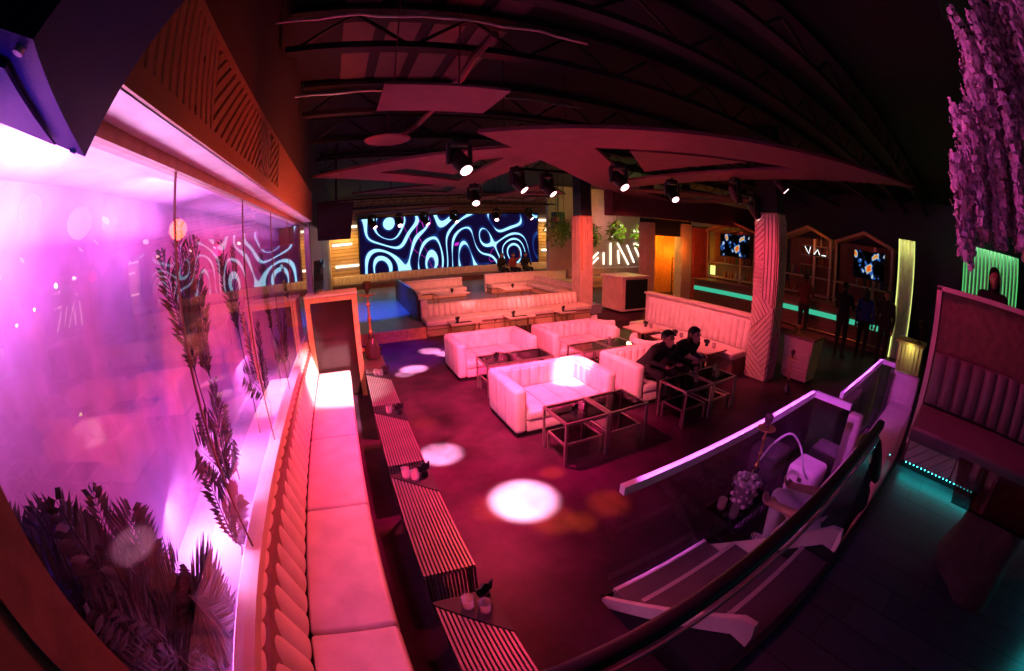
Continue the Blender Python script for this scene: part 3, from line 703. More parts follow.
# ------------------------------------------------------------------ sofas
def sofa():
    t = thing('sofa', 'x', 'sofa')
    W, Dp, Hh, A, B = 1.42, .91, .61, .155, .11
    b = MB(); b.box(.03, W-.03, .03, Dp-.03, 0, .05); link_mesh('plinth', b, 'black', t)
    b = MB(); b.rbox(A, W-A, .02, Dp-B, .05, .2, .02); b.rbox(A-.005, W-A+.005, .0, Dp-B, .195, .315, .035); st_ = link_mesh('seat', b, 'velvet', t)
    for k in (1, 2, 3):
        b = MB(); xs = A+(W-2*A)*k/4; b.tube([(xs, -.001, .23), (xs, .012, .306), (xs, .05, .3155), (xs, Dp-B-.06, .3155)], .0028, 6); link_mesh('seam', b, 'leather_dk', st_)
    for k, x in enumerate((0, W-A)):
        b = MB(); b.rbox(x, x+A, 0, Dp, .05, Hh, .055, 4)
        sx = x+A-.012 if k == 0 else x+.012
        b.scallop((sx, .07, .31), (0, 1, 0), (0, 0, 1), (1, 0, 0) if k == 0 else (-1, 0, 0), Dp-.2, Hh-.37, 5, .012, .02, 7, .03)
        a = link_mesh('arm', b, 'velvet', t)
        xo = x-.001 if k == 0 else x+A+.001
        for y in (.3, .58):
            b = MB(); b.cyl((xo, y, .07), (xo, y, Hh-.06), .0022, n=6); link_mesh('seam', b, 'leather_dk', a)
    b = MB(); b.rbox(.06, W-.06, Dp-B, Dp, .05, Hh, .05, 4)
    b.scallop((A+.01, Dp-B+.014, .31), (1, 0, 0), (0, 0, 1), (0, -1, 0), W-2*A-.02, Hh-.35, 8, .012, .032, 7, .03); link_mesh('backrest', b, 'velvet', t)
    return t
sf = sofa(); sl = [(1.66, 3.80, 'white velvet sofa nearest the camera with a white light spot on its back'), (1.60, 5.90, 'white velvet sofa at back left near the front banquette'),
                   (3.28, 5.84, 'white velvet sofa at back right of the lounge group'), (3.42, 3.80, 'white velvet sofa right of the nearest sofa, partly behind seated people')]
for i, (x, y, lab) in enumerate(sl):
    if i == 0: sf.location = (x, y, 0); sf['label'] = lab; sf['group'] = 'white velvet sofas'
    else: dup(sf, (x, y, 0), 0, lab, 'white velvet sofas')
def coffee():
    t = thing('coffee_table', 'x', 'table')
    W, Dp, Z = .535, .5, .5; r = .018
    b = MB()
    for y in (0, Dp-r*1.4): b.box(0, W, y, y+r*1.4, Z-.028, Z)
    for x in (0, W-r*1.4): b.box(x, x+r*1.4, r*1.4, Dp-r*1.4, Z-.028, Z)
    link_mesh('top_frame', b, 'chrome', t)
    for x in (0, W-.026):
        for y in (0, Dp-.026):
            b = MB(); b.box(x, x+.026, y, y+.026, 0.0, Z-.028); link_mesh('leg', b, 'chrome', t)
    b = MB()
    for y in (.06, Dp-.08): b.box(.03, W-.03, y, y+.022, .2, .222)
    for x in (.03, W-.052): b.box(x, x+.022, .082, Dp-.08, .2, .222)
    for x in (.03, W-.052):
        for y in (.06, Dp-.08): b.box(x, x+.022, y, y+.022, .0, .2)
    link_mesh('shelf_frame', b, 'chrome', t)
    b = MB(); b.box(.026, W-.026, .026, Dp-.026, Z-.016, Z-.008); link_mesh('glass_top', b, 'tglass', t)
    b = MB(); b.box(.052, W-.052, .082, Dp-.08, .206, .214); link_mesh('glass_shelf', b, 'tglass', t)
    return t
ct = coffee(); tabs = [(1.86, 3.03, 'left glass coffee table before the nearest sofa'), (2.41, 3.03, 'right glass coffee table before the nearest sofa'),
    (1.80, 5.10, 'left glass coffee table before the back left sofa'), (2.345, 5.10, 'right glass coffee table before the back left sofa'),
    (3.36, 5.02, 'left glass coffee table before the back right sofa'), (3.92, 5.02, 'right glass coffee table before the back right sofa'),
    (3.56, 3.0, 'left glass coffee table before the seated people'), (4.12, 3.0, 'right glass coffee table before the seated people')]
for i, (x, y, lab) in enumerate(tabs):
    if i == 0: ct.location = (x, y, 0); ct['label'] = lab; ct['group'] = 'glass coffee tables'
    else: dup(ct, (x, y, 0), 0, lab, 'glass coffee tables')
CZ = .495
put(po0, (2.06, 3.2, CZ), 'black napkin holder on the nearest coffee table', 'black napkin holders', .4)
put(tb0, (2.18, 3.27, CZ), 'tumbler on the nearest coffee table', 'tumblers on coffee tables')
put(po0, (2.02, 5.3, CZ), 'black napkin holder on the table before the back left sofa', 'black napkin holders', .4)
put(tb0, (2.12, 5.36, CZ), 'left tumbler before the back left sofa', 'tumblers on coffee tables')
put(tb0, (2.3, 5.25, CZ), 'right tumbler before the back left sofa', 'tumblers on coffee tables')
put(tb0, (4.1, 5.35, CZ), 'tumbler before the back right sofa', 'tumblers on coffee tables')
for x, y, lab in [(3.95, 3.2, 'tumbler at the left of the table before the seated people'), (4.35, 3.15, 'tumbler at the middle of the table before the seated people'), (4.55, 3.35, 'tumbler at the right of the table before the seated people'), (4.2, 3.42, 'tumbler at the back of the table before the seated people')]:
    put(tb0, (x, y, CZ), lab, 'tumblers on coffee tables')

# ------------------------------------------------------------------ right banquette, tables, tub chairs
t = thing('banquette', 'pink channel back banquette between the large clad pillar and the bar side', 'bench', (6.1, 5.3, 0)); off = (6.1, 5.3, 0)
b = MB(off); b.rbox(5.72, 6.2, 3.85, 6.75, .3, .42, .03); link_mesh('seat', b, LV, t)
b = MB(off); b.scallop((6.28, 6.75, .4), (0, -1, 0), Vector((.05, 0, .5)).normalized(), (-1, 0, 0), 2.9, .55, 20, .06, .035, 6, .05); link_mesh('backrest', b, LV, t)
b = MB(off); b.box(6.3, 6.45, 3.82, 6.85, 0, 1.0); link_mesh('back_panel', b, 'whitewood', t)
b = MB(off); b.box(6.26, 6.47, 3.82, 6.87, 1.0, 1.04); link_mesh('cap_rail', b, 'whitewood', t)
b = MB(off); b.box(5.8, 6.3, 3.85, 6.75, 0, .3); link_mesh('plinth', b, 'brown', t)
b = MB(off)
for i in range(5):
    y = 3.88+i*.57; slats(b, [(y, .02), (y+.55, .02), (y+.55, .29), (y, .29)], math.radians(42 if i % 2 else 138), .06, .052, (5.8, 0, 0), (0, 1, 0), (0, 0, 1), (-.014, 0, 0))
link_mesh('herringbone_front', b, 'oak', t)
def wide_table(y0, y1, lab):
    c = (5.4, (y0+y1)/2, 0); t = thing('striped_table', lab, 'table', c, 0, 'striped tables along the right banquette')
    b = MB(c); b.box(5.1, 5.68, y0, y1, .46, .485); link_mesh('tabletop', b, 'oak', t)
    b = MB(c); hw = (y1-y0)
    slats(b, [(0, 0), (.58, 0), (.58, hw/2)], math.radians(40), .05, .04, (5.1, y0, .485), (1, 0, 0), (0, 1, 0), (0, 0, .006))
    slats(b, [(0, 0), (.58, hw/2), (.58, hw), (0, hw)], math.radians(-50), .05, .04, (5.1, y0, .485), (1, 0, 0), (0, 1, 0), (0, 0, .006)); link_mesh('inlay', b, 'whitewood', t)
    b = MB(c); b.cyl((5.39, c[1], .02), (5.39, c[1], .46), .03); b.box(5.2, 5.58, c[1]-.18, c[1]+.18, 0, .02); link_mesh('pedestal', b, 'steel_dark', t)
for y0, y1, lab in [(5.6, 6.2, 'striped table at the far end of the right banquette'), (4.75, 5.35, 'striped table in the middle of the right banquette'), (3.95, 4.55, 'striped table beside the large clad pillar')]:
    wide_table(y0, y1, lab); yc = (y0+y1)/2
    put(po0, (5.5, yc+.05, .491), 'black napkin holder on the '+lab, 'black napkin holders', 1.9)
    put(tb0, (5.5, yc-.12, .491), 'tumbler on the '+lab, 'tumblers on striped tables')
def tub():
    t = thing('tub_chair', 'x', 'chair')
    b = MB(); b.rbox(-.27, .27, -.25, .2, .12, .36, .04); link_mesh('seat', b, 'velvet', t)
    b = MB(); pts = []
    for k in range(13):
        a = PI*(k/12)-PI; pts.append(a)
    vs = []; fs = []
    for k, a in enumerate(pts):
        ca, sa = math.cos(a), -math.sin(a)
        for rr, z in ((.34, .1), (.36, .52), (.34, .56), (.29, .56), (.275, .52), (.275, .2)): vs.append((rr*ca, -.02+rr*sa*.85, z))
    for k in range(12):
        for j in range(6): fs.append((k*6+j, k*6+(j+1) % 6, (k+1)*6+(j+1) % 6, (k+1)*6+j))
    fs += [tuple(range(6)), tuple(range(72, 78))[::-1]]
    b.add(vs, fs); link_mesh('backrest', b, 'velvet', t)
    for x in (-.2, .2):
        for y in (-.18, .16):
            b = MB(); b.cyl((x, y, 0), (x*.95, y*.95, .13), .012, .02, 8); link_mesh('leg', b, 'brass', t)
    return t
tu = tub(); tc = [(5.06, 6.8, -PI/2+PI, 'pale tub chair at the far striped table'), (4.76, 5.1, -PI/2+PI, 'pale tub chair at the middle striped table')]
for i, (x, y, r, lab) in enumerate(tc):
    if i == 0: tu.location = (x, y, 0); tu.rotation_euler = (0, 0, PI/2); tu['label'] = lab; tu['group'] = 'tub chairs'
    else: dup(tu, (x, y, 0), PI/2, lab, 'tub chairs')

# ------------------------------------------------------------------ DJ booth, host stand
t = thing('dj_booth', 'wood clad counter box with a black front beyond the right banquette', 'counter', (8, 9.6, 0)); off = (8, 9.6, 0)
b = MB(off); b.box(7.48, 8.5, 9.18, 10.2, .06, 1.06); link_mesh('body', b, 'whitewood', t)
b = MB(off); slats(b, [(9.2, .08), (10.18, .08), (10.18, .6)], math.radians(30), .07, .055, (7.48, 0, 0), (0, 1, 0), (0, 0, 1), (-.012, 0, 0))
slats(b, [(9.2, .08), (10.18, .6), (10.18, 1.04), (9.2, 1.04)], math.radians(-45), .07, .055, (7.48, 0, 0), (0, 1, 0), (0, 0, 1), (-.012, 0, 0)); link_mesh('cladding', b, 'whitewood', t)
b = MB(off); b.box(7.6, 8.48, 9.165, 9.18, .12, 1.0); link_mesh('front_panel', b, 'black', t)
b = MB(off); b.box(7.44, 8.54, 9.14, 10.24, 1.06, 1.1); link_mesh('top', b, 'white', t)
b = MB(off); b.box(7.55, 8.45, 9.25, 10.15, 0, .06); link_mesh('plinth', b, 'black', t)
t = thing('host_stand', 'tapered wood host stand beside the large clad pillar', 'stand', (7.0, 3.05, 0)); off = (7.0, 3.05, 0)
vs = [(6.72, 2.75, .02), (7.15, 2.75, .02), (7.15, 3.25, .02), (6.72, 3.25, .02), (6.66, 2.68, .78), (7.22, 2.68, .78), (7.22, 3.32, .78), (6.66, 3.32, .78)]
b = MB(off); b.add(vs, [(0, 3, 2, 1), (4, 5, 6, 7), (0, 1, 5, 4), (1, 2, 6, 5), (2, 3, 7, 6), (3, 0, 4, 7)]); link_mesh('body', b, 'whitewood', t)
b = MB(off)
for k in range(10): b.box(6.655-.004+.006*(9-k)/2, 6.70, 2.72+.002*k, 3.29, .05+k*.073, .11+k*.073)
link_mesh('boards', b, 'whitewood', t)
b = MB(off); b.box(6.63, 7.25, 2.65, 3.35, .78, .82); link_mesh('top', b, 'brown', t)
b = MB((6.85, 3.1, .82)); b.lathe([(.04, 0), (.05, .01), (.015, .03), (.015, .08), (.06, .12), (.065, .15), (.02, .14)], (6.85, 3.1, .82), 14)
solo('candle_dish', b, 'brass', 'small footed dish on the host stand', 'dish', (6.85, 3.1, .82))
hookah('water_pipe', (5.95, 2.75, 0), 'slim water pipe standing on the floor before the host stand', .8)

# ------------------------------------------------------------------ white tube wall with hanging plants
b = MB(); b.box(8.2, 14, 15.0, 15.2, 0, 4.4); struct('wall_side', b, 'whitewood')
b = MB((11, 14.5, 0)); b.rbox(9.0, 13.6, 14.3, 14.95, .2, .5, .04); b.rbox(9.0, 13.6, 14.75, 14.97, .5, .82, .04); b.box(9.1, 13.5, 14.4, 14.9, 0.001, .2)
solo('lounge_bench', b, 'leather', 'pale bench below the slanted white tube lights', 'bench', (11, 14.5, 0))
tub_ = [(10.05, .95, 10.75, 1.5), (10.36, .95, 10.75, 1.27), (11.05, .95, 11.05, 1.5), (11.45, .93, 11.45, 1.95), (11.95, .98, 11.9, 1.6), (12.55, .92, 11.85, 1.95), (12.9, 1.02, 12.45, 1.85), (13.55, .85, 12.95, 1.75), (11.55, 2.2, 12.1, 2.8)]
for i, (x0, z0, x1, z1) in enumerate(tub_):
    q = (x0, 14.95, z0); b = MB(q); dv = Vector((x1-x0, 0, z1-z0)); sd = Vector((dv.z, 0, -dv.x)).normalized()*.05
    b.obox(Vector(q)-sd/2, dv, sd, (0, .04, 0))
    nm = ['first', 'second', 'third', 'fourth', 'fifth', 'sixth', 'seventh', 'eighth'][i]+' white tube light from the left on the far lounge wall' if i < 8 else 'white tube light slanting up behind the hanging greenery'
    tube_thing(b, nm, q)
for z, lab in ((2.55, 'upper'), (1.9, 'lower')):
    b = MB((13.3, 14.96, z)); b.box(12.9, 13.9, 14.93, 14.99, z-.05, z+.05); tube_thing(b, lab+' short level white tube at the right end of the far lounge wall', (13.3, 14.96, z))
def bush(c, r, n, lab):
    t = thing('hanging_plant', lab, 'plant', (c[0], c[1], c[2]+r[2]))
    b = MB((c[0], c[1], c[2]+r[2])); rnd = random.Random(int(c[0]*100))
    for i in range(n):
        d = Vector((rnd.gauss(0, 1), rnd.gauss(0, 1), rnd.gauss(0, 1))).normalized(); q = Vector(c)+Vector((d.x*r[0], d.y*r[1], d.z*r[2]))*rnd.random()**.4
        a = Vector((rnd.gauss(0, 1), rnd.gauss(0, 1), rnd.gauss(-.6, .6))).normalized(); s = a.orthogonal().normalized()*.035; L = rnd.uniform(.12, .26)
        b.add([q, q+a*L*.5+s, q+a*L, q+a*L*.5-s, q+a*L*.5+Vector((0, 0, .01))], [(0, 3, 4), (3, 2, 4), (2, 1, 4), (1, 0, 4)])
    link_mesh('foliage', b, 'leaf2', t)
    b = MB((c[0], c[1], c[2]+r[2])); b.lathe([(.02, -.12), (.1, -.1), (.14, .06), (.12, .06)], (c[0], c[1], c[2]+r[2]*.7), 12); link_mesh('basket', b, 'brown', t)
    b = MB((c[0], c[1], c[2]+r[2])); b.cyl((c[0], c[1], c[2]+r[2]*.7), (c[0], c[1], 4.4), .008, n=6); link_mesh('cord', b, 'black', t)
for c, r, n, lab in [((8.85, 12.75, 2.32), (.3, .4, .5), 300, 'hanging green plant above the leaning white tubes, left of the brightest plant'), ((9.75, 12.35, 2.45), (.32, .4, .45), 340, 'bright hanging green plant in the middle of the lounge opening'), ((10.65, 12.0, 2.3), (.3, .4, .5), 320, 'dark hanging green plant against the narrow pillar'),
                     ((7.25, 12.7, 2.45), (.42, .4, .6), 220, 'hanging green plant just left of the far clad pillar'), ((7.95, 13.3, 2.5), (.28, .4, .45), 240, 'hanging green plant just right of the far clad pillar')]:
    bush(c, r, n, lab)
# orange timber wall and red curtain between pillars
b = MB(); b.box(9.6, 13.9, 12.2, 12.3, 0, 2.6) if False else b.box(11.6, 13.9, 12.6, 12.7, 0, 3.0)
t = thing('timber_screen', 'bright orange lit plank wall between the narrow pillar and the orange pillar', 'screen', (11.4, 12.2, 0)); off = (11.4, 12.2, 0)
b = MB(off)
for k in range(9): b.box(11.2+k*.29, 11.48+k*.29, 12.1, 12.16+.01*(k % 2), 0, 2.75)
link_mesh('planks', b, 'orange', t)
b = MB(off); b.box(11.2, 13.8, 12.02, 12.2, 2.75, 2.85); link_mesh('head_rail', b, 'brown', t)
b = MB((12.3, 11.6, 0))
for x in (12.1, 12.5): b.box(x, x+.03, 11.6, 11.63, 0, 1.5)
for z in (.5, 1.0, 1.47): b.box(12.1, 12.53, 11.6, 11.63, z, z+.03)
solo('ladder_rack', b, 'black', 'thin black rack standing before the orange plank wall', 'rack', (12.3, 11.6, 0))
b = MB((11.6, 10.3, 2.5)); b.box(10.0, 11.4, 10.5, 10.6, 2.35, 3.3); solo('header_board', b, 'black', 'black board hanging above the orange plank wall', 'board', (11.6, 10.3, 2.5))
t = thing('curtain', 'red pleated curtain between the orange pillar and the bar', 'curtain', (12.4, 10.3, 0)); b = MB((12.4, 10.3, 0))
pts = []
for k in range(61):
    u = k/60; pts.append((12.05+u*.7, 10.45-u*.25+.045*math.sin(u*2*PI*7)))
vs = [(x, y, z) for z in (.05, 2.75) for x, y in pts]; n = 61
vs2 = [(x+.012, y+.012, z) for x, y, z in vs]
fs = [(i, i+1, n+i+1, n+i) for i in range(60)]+[(2*n+i, 3*n+i, 3*n+i+1, 2*n+i+1) for i in range(60)]+[(n+i, n+i+1, 3*n+i+1, 3*n+i) for i in range(60)]
b.add(vs+vs2, fs); link_mesh('cloth', b, 'redcurtain', t)
b = MB((12.4, 10.3, 0)); b.cyl((12.0, 10.5, 2.78), (12.8, 10.2, 2.78), .02); link_mesh('rod', b, 'black', t)

# ------------------------------------------------------------------ bar
t = thing('bar_counter', 'long bar counter with a glowing mint green strip along its front', 'counter', (11.2, 6, 0)); off = (11.2, 6, 0)
b = MB(off); b.box(10.92, 11.5, 2.0, 9.35, 0, .9); link_mesh('body', b, 'brown', t)
b = MB(off); b.box(10.885, 10.92, 2.0, 9.3, .57, .70); link_mesh('light_strip', b, 'e_led', t)
b = MB(off); b.box(10.82, 11.6, 1.98, 9.37, .9, .95); link_mesh('worktop', b, 'brown', t)
b = MB(off)
for z in (.14, .3, .46): b.box(10.9, 10.92, 2.0, 9.3, z, z+.12)
link_mesh('boards', b, 'brown', t)
b = MB(off); b.tube([(10.75, 1.95, .2), (10.75, 9.3, .2)], .02); link_mesh('foot_rail', b, 'brass', t)
def bar_bay(y0, y1, lab, tv):
    """gabled shelving bay against the wall"""
    c = (12.8, (y0+y1)/2, 0); t = thing('bar_shelving', lab, 'shelving', c); ym = (y0+y1)/2
    b = MB(c); b.box(13.0, 13.06, y0, y1, 0, 2.7); link_mesh('back_panel', b, 'brown', t)
    for y in (y0, y0+.62, y1-.06):
        b = MB(c); b.box(12.5, 12.58, y, y+.08, .0, 2.68); link_mesh('post', b, 'whitewood', t)
    for z in (.9, 1.45):
        b = MB(c); b.box(12.5, 13.0, y0, y1, z, z+.04); link_mesh('shelf', b, 'whitewood', t)
    b = MB(c); b.obox((12.45, y0-.05, 2.62), (.6, 0, 0), (0, ym-y0+.05, .38), (0, 0, .1)); link_mesh('gable', b, 'oak', t)
    b = MB(c); b.obox((12.45, y1+.05, 2.62), (.6, 0, 0), (0, ym-y1-.05, .38), (0, 0, .1)); link_mesh('gable', b, 'oak', t)
    if tv:
        q = (12.6, tv[0], tv[2]); t2 = thing('television', tv[4], 'television', q)
        b = MB(q); b.box(12.44, 12.49, tv[0], tv[1], tv[2], tv[3]); link_mesh('case', b, 'black', t2)
        b = MB(q); b.box(12.432, 12.44, tv[0]+.03, tv[1]-.03, tv[2]+.03, tv[3]-.03); link_mesh('screen', b, 'tv', t2)
def tv_material():
    m = D.materials.new('tv_picture'); m.use_nodes = True; t = NT(m); t.n.clear()
    vo = t.new('ShaderNodeTexVoronoi'); vo.inputs['Scale'].default_value = 4.2
    mp = t.new('ShaderNodeMapping'); mp.inputs['Scale'].default_value = (1, 1, .75); t.link(t.coord(), mp.inputs[0]); t.link(mp.outputs[0], vo.inputs['Vector'])
    nz = t.new('ShaderNodeTexNoise'); nz.inputs['Scale'].default_value = 3.; t.link(t.coord(), nz.inputs['Vector'])
    h = t.ramp(nz.outputs[0], [(0, (0, 0, 0)), (.5, (.003, .003, .006)), (.56, (.02, .1, .4)), (.60, (.5, .6, .55)), (.63, (.7, .3, .04)), (.68, (.8, .12, .02))], 'CONSTANT')
    e = t.new('ShaderNodeEmission'); t.link(h, e.inputs[0]); e.inputs[1].default_value = 1.0
    o = t.new('ShaderNodeOutputMaterial'); t.link(e.outputs[0], o.inputs[0]); return m
M['tv'] = tv_material()
bar_bay(7.75, 10.05, 'gabled bar shelving left of the large clad pillar', (7.95, 9.35, 1.75, 2.6, 'lit television under the gable left of the large clad pillar'))
bar_bay(4.65, 6.5, 'gabled bar shelving just right of the large clad pillar', None)
bar_bay(2.4, 4.5, 'gabled bar shelving farthest right', (2.65, 3.8, 1.72, 2.55, 'lit television under the rightmost gable of the bar'))
# bottles
def bottle():
    t = thing('bottle', 'x', 'bottle'); b = MB(); b.lathe([(.03, 0), (.036, .01), (.036, .17), (.03, .2), (.013, .23), (.013, .28), (.015, .285), (.015, .3), (.004, .3)], n=9)
    return b
bb = None
bm_ = MB(); bm_.lathe([(.03, 0), (.036, .01), (.036, .17), (.03, .2), (.013, .23), (.013, .28), (.016, .285), (.016, .3), (.004, .3)], n=9)
protos = []
def bot(loc, key, lab, gr):
    for k, o in protos:
        if k == key:
            c = o.copy(); COL.objects.link(c); c.location = loc; c['label'] = lab; c['group'] = gr; return
    o = link_mesh('bottle', bm_, 'b_'+key); o.location = loc; tag(o, lab, 'bottle', gr); protos.append((key, o))
rr = random.Random(3)
ks = ['amber', 'clear', 'green', 'blue', 'red', 'clear', 'amber']
kc = dict(amber='amber', clear='pale grey', green='green', blue='blue', red='red')
for y0, y1, nm in ((7.85, 9.35, 'left of the large clad pillar'), (5.35, 6.4, 'just right of the large clad pillar'), (2.5, 3.75, 'farthest right')):
    for z, sh in ((.94, 'lower'), (1.49, 'upper')):
        y = y0
        while y < y1:
            k = rr.choice(ks); bot((12.68+rr.uniform(-.06, .08), y, z+.002), k, kc[k]+' bottle on the '+sh+' bar shelf '+nm, kc[k]+' bottles on the '+sh+' shelf '+nm); y += rr.uniform(.11, .17)
# tall display of bottles behind the middle bay, lit orange
for k in range(3):
    z = 1.85+k*.31
    y = 4.75+(.4 if k == 2 else 0)
    b = MB((12.8, 5.5, z)); b.box(12.62, 12.9, 4.7, 5.9, z-.02, z); solo('display_shelf', b, 'oak', ['lowest', 'second', 'third', 'top'][k]+' short display shelf above the middle bar bay', 'shelf', (12.8, 5.5, z))
    while y < (5.4 if k == 2 else 5.85):
        kk = rr.choice(['amber', 'red', 'amber', 'clear']); bot((12.75, y, z+.001), kk, kc[kk]+' bottle on the '+['lowest', 'second', 'third', 'top'][k]+' display shelf above the middle bar bay', kc[kk]+' bottles on display shelf '+['lowest', 'second', 'third', 'top'][k]); y += rr.uniform(.13, .2)
# menu light and neon strokes
b = MB((12.56, 9.6, 1.0)); b.box(12.5, 12.53, 9.62, 9.86, 1.0, 1.35); solo('lit_menu', b, 'e_warm2' if 'e_warm2' in M else 'e_yel', 'small lit menu card beside the curtain end of the bar', 'menu', (12.56, 9.6, 1.0))
t = thing('neon_sign', 'thin white neon line sign before the middle bar shelves', 'sign', (12.45, 5.3, 2.2))
for pts in ([(5.66, 2.42), (5.50, 2.2), (5.44, 2.42)], [(5.30, 2.2), (5.16, 2.36), (5.08, 2.2)], [(5.0, 2.2), (4.84, 2.2)]):
    b = MB((12.45, 5.3, 2.2)); b.tube([(12.46, y, z) for y, z in pts], .012, 6); link_mesh('stroke', b, 'e_neon', t)
b = MB((12.45, 5.3, 2.2)); b.box(12.47, 12.49, 4.8, 5.7, 2.16, 2.19); link_mesh('mount', b, 'black', t)

# ------------------------------------------------------------------ green lit slat screens at right
def slat_screen(x, y0, y1, z0, z1, lab, e, m):
    c = (x, (y0+y1)/2, z0); t = thing('slat_screen', lab, 'screen', c)
    b = MB(c); b.box(x, x+.05, y0, y1, z0, z1); link_mesh('backing', b, m, t)
    n = max(4, int((y1-y0)/.12)); p = (y1-y0)/n
    if e == 'e_green':
        for k in range(n):
            b = MB(c); b.box(x-.03, x-.005, y0+k*p+.0, y0+k*p+p*.24, z0+.002, z1); link_mesh('light_tube', b, e, t)
    b = MB(c)
    for k in range(n): b.box(x-.06, x-.0, y0+k*p+p*.28, y0+k*p+p*.82, z0, z1)
    link_mesh('slats', b, m, t)
    for ya, yb in ((y1-.03, y1), (y0, y0+.02)):
        b = MB(c); b.box(x-.09, x-.065, ya, yb, z0, z1); link_mesh('light_tube', b, e, t)
slat_screen(11.0, 1.42, 1.92, .02, 2.95, 'tall narrow yellow-green lit slat screen right of the bar', 'e_yel', 'white')
slat_screen(11.0, -1.95, -.12, PZ+.002, 3.12, 'green lit slat screen high behind the right booth', 'e_green', 'white')
for z in (2.98, ):
    lamp('green_screen_light', 'AREA', (10.72, -1.0, 3.2), 4, (.3, 1, .4), (11.0, -1.0, 1.9), .1, size_y=1.7)
    D.objects['green_screen_light'].rotation_euler = Matrix(((0, 0, -1), (0, 1, 0), (1, 0, 0))).to_euler()
    lamp('yellow_screen_light', 'AREA', (10.6, 1.67, 2.95), 3, (.85, .9, .2), (11.0, 1.67, 1.6), .3)
t = thing('service_counter', 'small counter with slatted yellow lit front below the narrow slat screen', 'counter', (8.4, .95, 0)); off = (8.4, .95, 0)
b = MB(off); b.box(8.32, 8.9, .62, 1.32, .9, .95); link_mesh('worktop', b, 'oak', t)
b = MB(off); b.box(8.5, 8.85, .66, 1.28, 0, .9); link_mesh('body', b, 'whitewood', t)
b = MB(off)
for k in range(7): b.box(8.46, 8.5, .67+k*.088, .72+k*.088, .02, .9)
link_mesh('slats', b, 'whitewood', t)
b = MB((8.7, .75, .95)); b.lathe([(.07, 0), (.07, .01), (.012, .02), (.012, .3), (.06, .32), (.09, .42), (.085, .42)], (8.62, .8, .95), 12); solo('table_lamp', b, 'black', 'small dark lamp on the counter below the narrow slat screen', 'lamp', (8.7, .75, .95))
lamp('counter_light', 'POINT', (8.3, .95, .85), 3, (.8, .8, .15), size=.05)

# ------------------------------------------------------------------ upper platform: stairs, guards, booth
t = thing('staircase', 'short flight of steps between slanted side boards below the glass guard', 'stairs', (1.7, .8, 0)); off = (1.7, .8, 0)
for k in range(4):
    b = MB(off); y1 = 1.3-k*.265; b.box(1.25, 2.12, y1-.265, y1, 0.002, .15*(k+1)); link_mesh('step', b, 'leather_dk', t)
    b = MB(off); b.box(1.25, 2.12, y1-.02, y1+.012, .15*(k+1)-.03, .15*(k+1)+.004); link_mesh('nosing', b, 'whitewood', t)
for x in (1.2, 2.13):
    b = MB(off); b.prism([(x, 1.345, .002), (x, 1.345, .04), (x, .37, .825), (x, .29, .835), (x, .27, .77), (x, .27, .68), (x, .38, .69), (x, 1.26, .002)], (.035, 0, 0)); link_mesh('side_board', b, 'whitewood', t)
    b = MB(off); b.prism([(x+.006, 1.25, .003), (x+.006, .38, .69), (x+.006, .27, .67), (x+.006, .27, .003)], (.024, 0, 0)); link_mesh('stringer', b, 'black', t)
    b = MB(off); b.prism([(x+.04, 1.33, .03), (x+.04, .40, .775), (x+.04, .36, .80), (x+.04, 1.30, .055)], (.012, 0, 0)) ; link_mesh('edge_trim', b, 'whitewood', t)
def guard(x0, x1, y, z0, z1, n, lab, axis='x', m='glass', cap=True, railm='rail', capw=.022):
    c = ((x0+x1)/2, y, z0) if axis == 'x' else (y, (x0+x1)/2, z0)
    t = thing('glass_guard', lab, 'railing', c); p = (x1-x0)/n
    def bx(b, a0, a1, w0, w1, q0, q1):
        return b.box(a0, a1, y+w0, y+w1, q0, q1) if axis == 'x' else b.box(y+w0, y+w1, a0, a1, q0, q1)
    for k in range(n):
        b = MB(c); bx(b, x0+k*p+.004, x0+(k+1)*p-.004, -.005, .005, z0+.002, z1-.03); link_mesh('glass_panel', b, m, t)
    b = MB(c); bx(b, x0, x1, -capw, capw, z1-.045, z1+.012); link_mesh('handrail', b, 'white', t)  # white stands in for the violet reflection on a metal rail
    b = MB(c); bx(b, x0, x1, -.02, .02, z0+.001, z0+.05); link_mesh('base_channel', b, 'steel_dark', t)
    return t
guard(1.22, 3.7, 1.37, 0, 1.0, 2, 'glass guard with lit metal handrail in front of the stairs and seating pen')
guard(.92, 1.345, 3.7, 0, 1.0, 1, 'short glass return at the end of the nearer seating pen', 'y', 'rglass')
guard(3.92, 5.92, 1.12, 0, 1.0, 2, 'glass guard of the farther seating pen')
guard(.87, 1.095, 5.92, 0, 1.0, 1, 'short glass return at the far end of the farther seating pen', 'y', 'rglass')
guard(.15, 1.62, .232, PZ, 1.74, 1, 'glass guard with thick black handrail along the upper platform edge', 'x', 'glass', True, 'black', .03) if False else None
t = thing('glass_guard', 'glass guard with thick black handrail along the upper platform edge', 'railing', (1.0, .22, PZ)); off = (1.0, .22, PZ)
b = MB(off); b.rbox(.05, 1.58, .214, .25, 1.705, 1.74, .01, 3); link_mesh('handrail', b, 'black', t)
b = MB(off); b.box(.10, 1.58, .226, .236, .82, 1.70); link_mesh('glass_panel', b, 'glass', t)
b = MB(off); b.box(.10, 1.58, .218, .224, 1.655, 1.668); link_mesh('edge_strip', b, 'pipe', t)
b = MB(off); b.box(.92, 3.9, .212, .25, .74, .80); link_mesh('base_channel', b, 'black', t)
b = MB(off); b.box(2.3, 3.55, .226, .236, .80, 1.3); link_mesh('glass_panel', b, 'glass', t)
b = MB(off); b.box(3.5, 3.56, .21, .25, .75, 1.32); link_mesh('post', b, 'black', t)

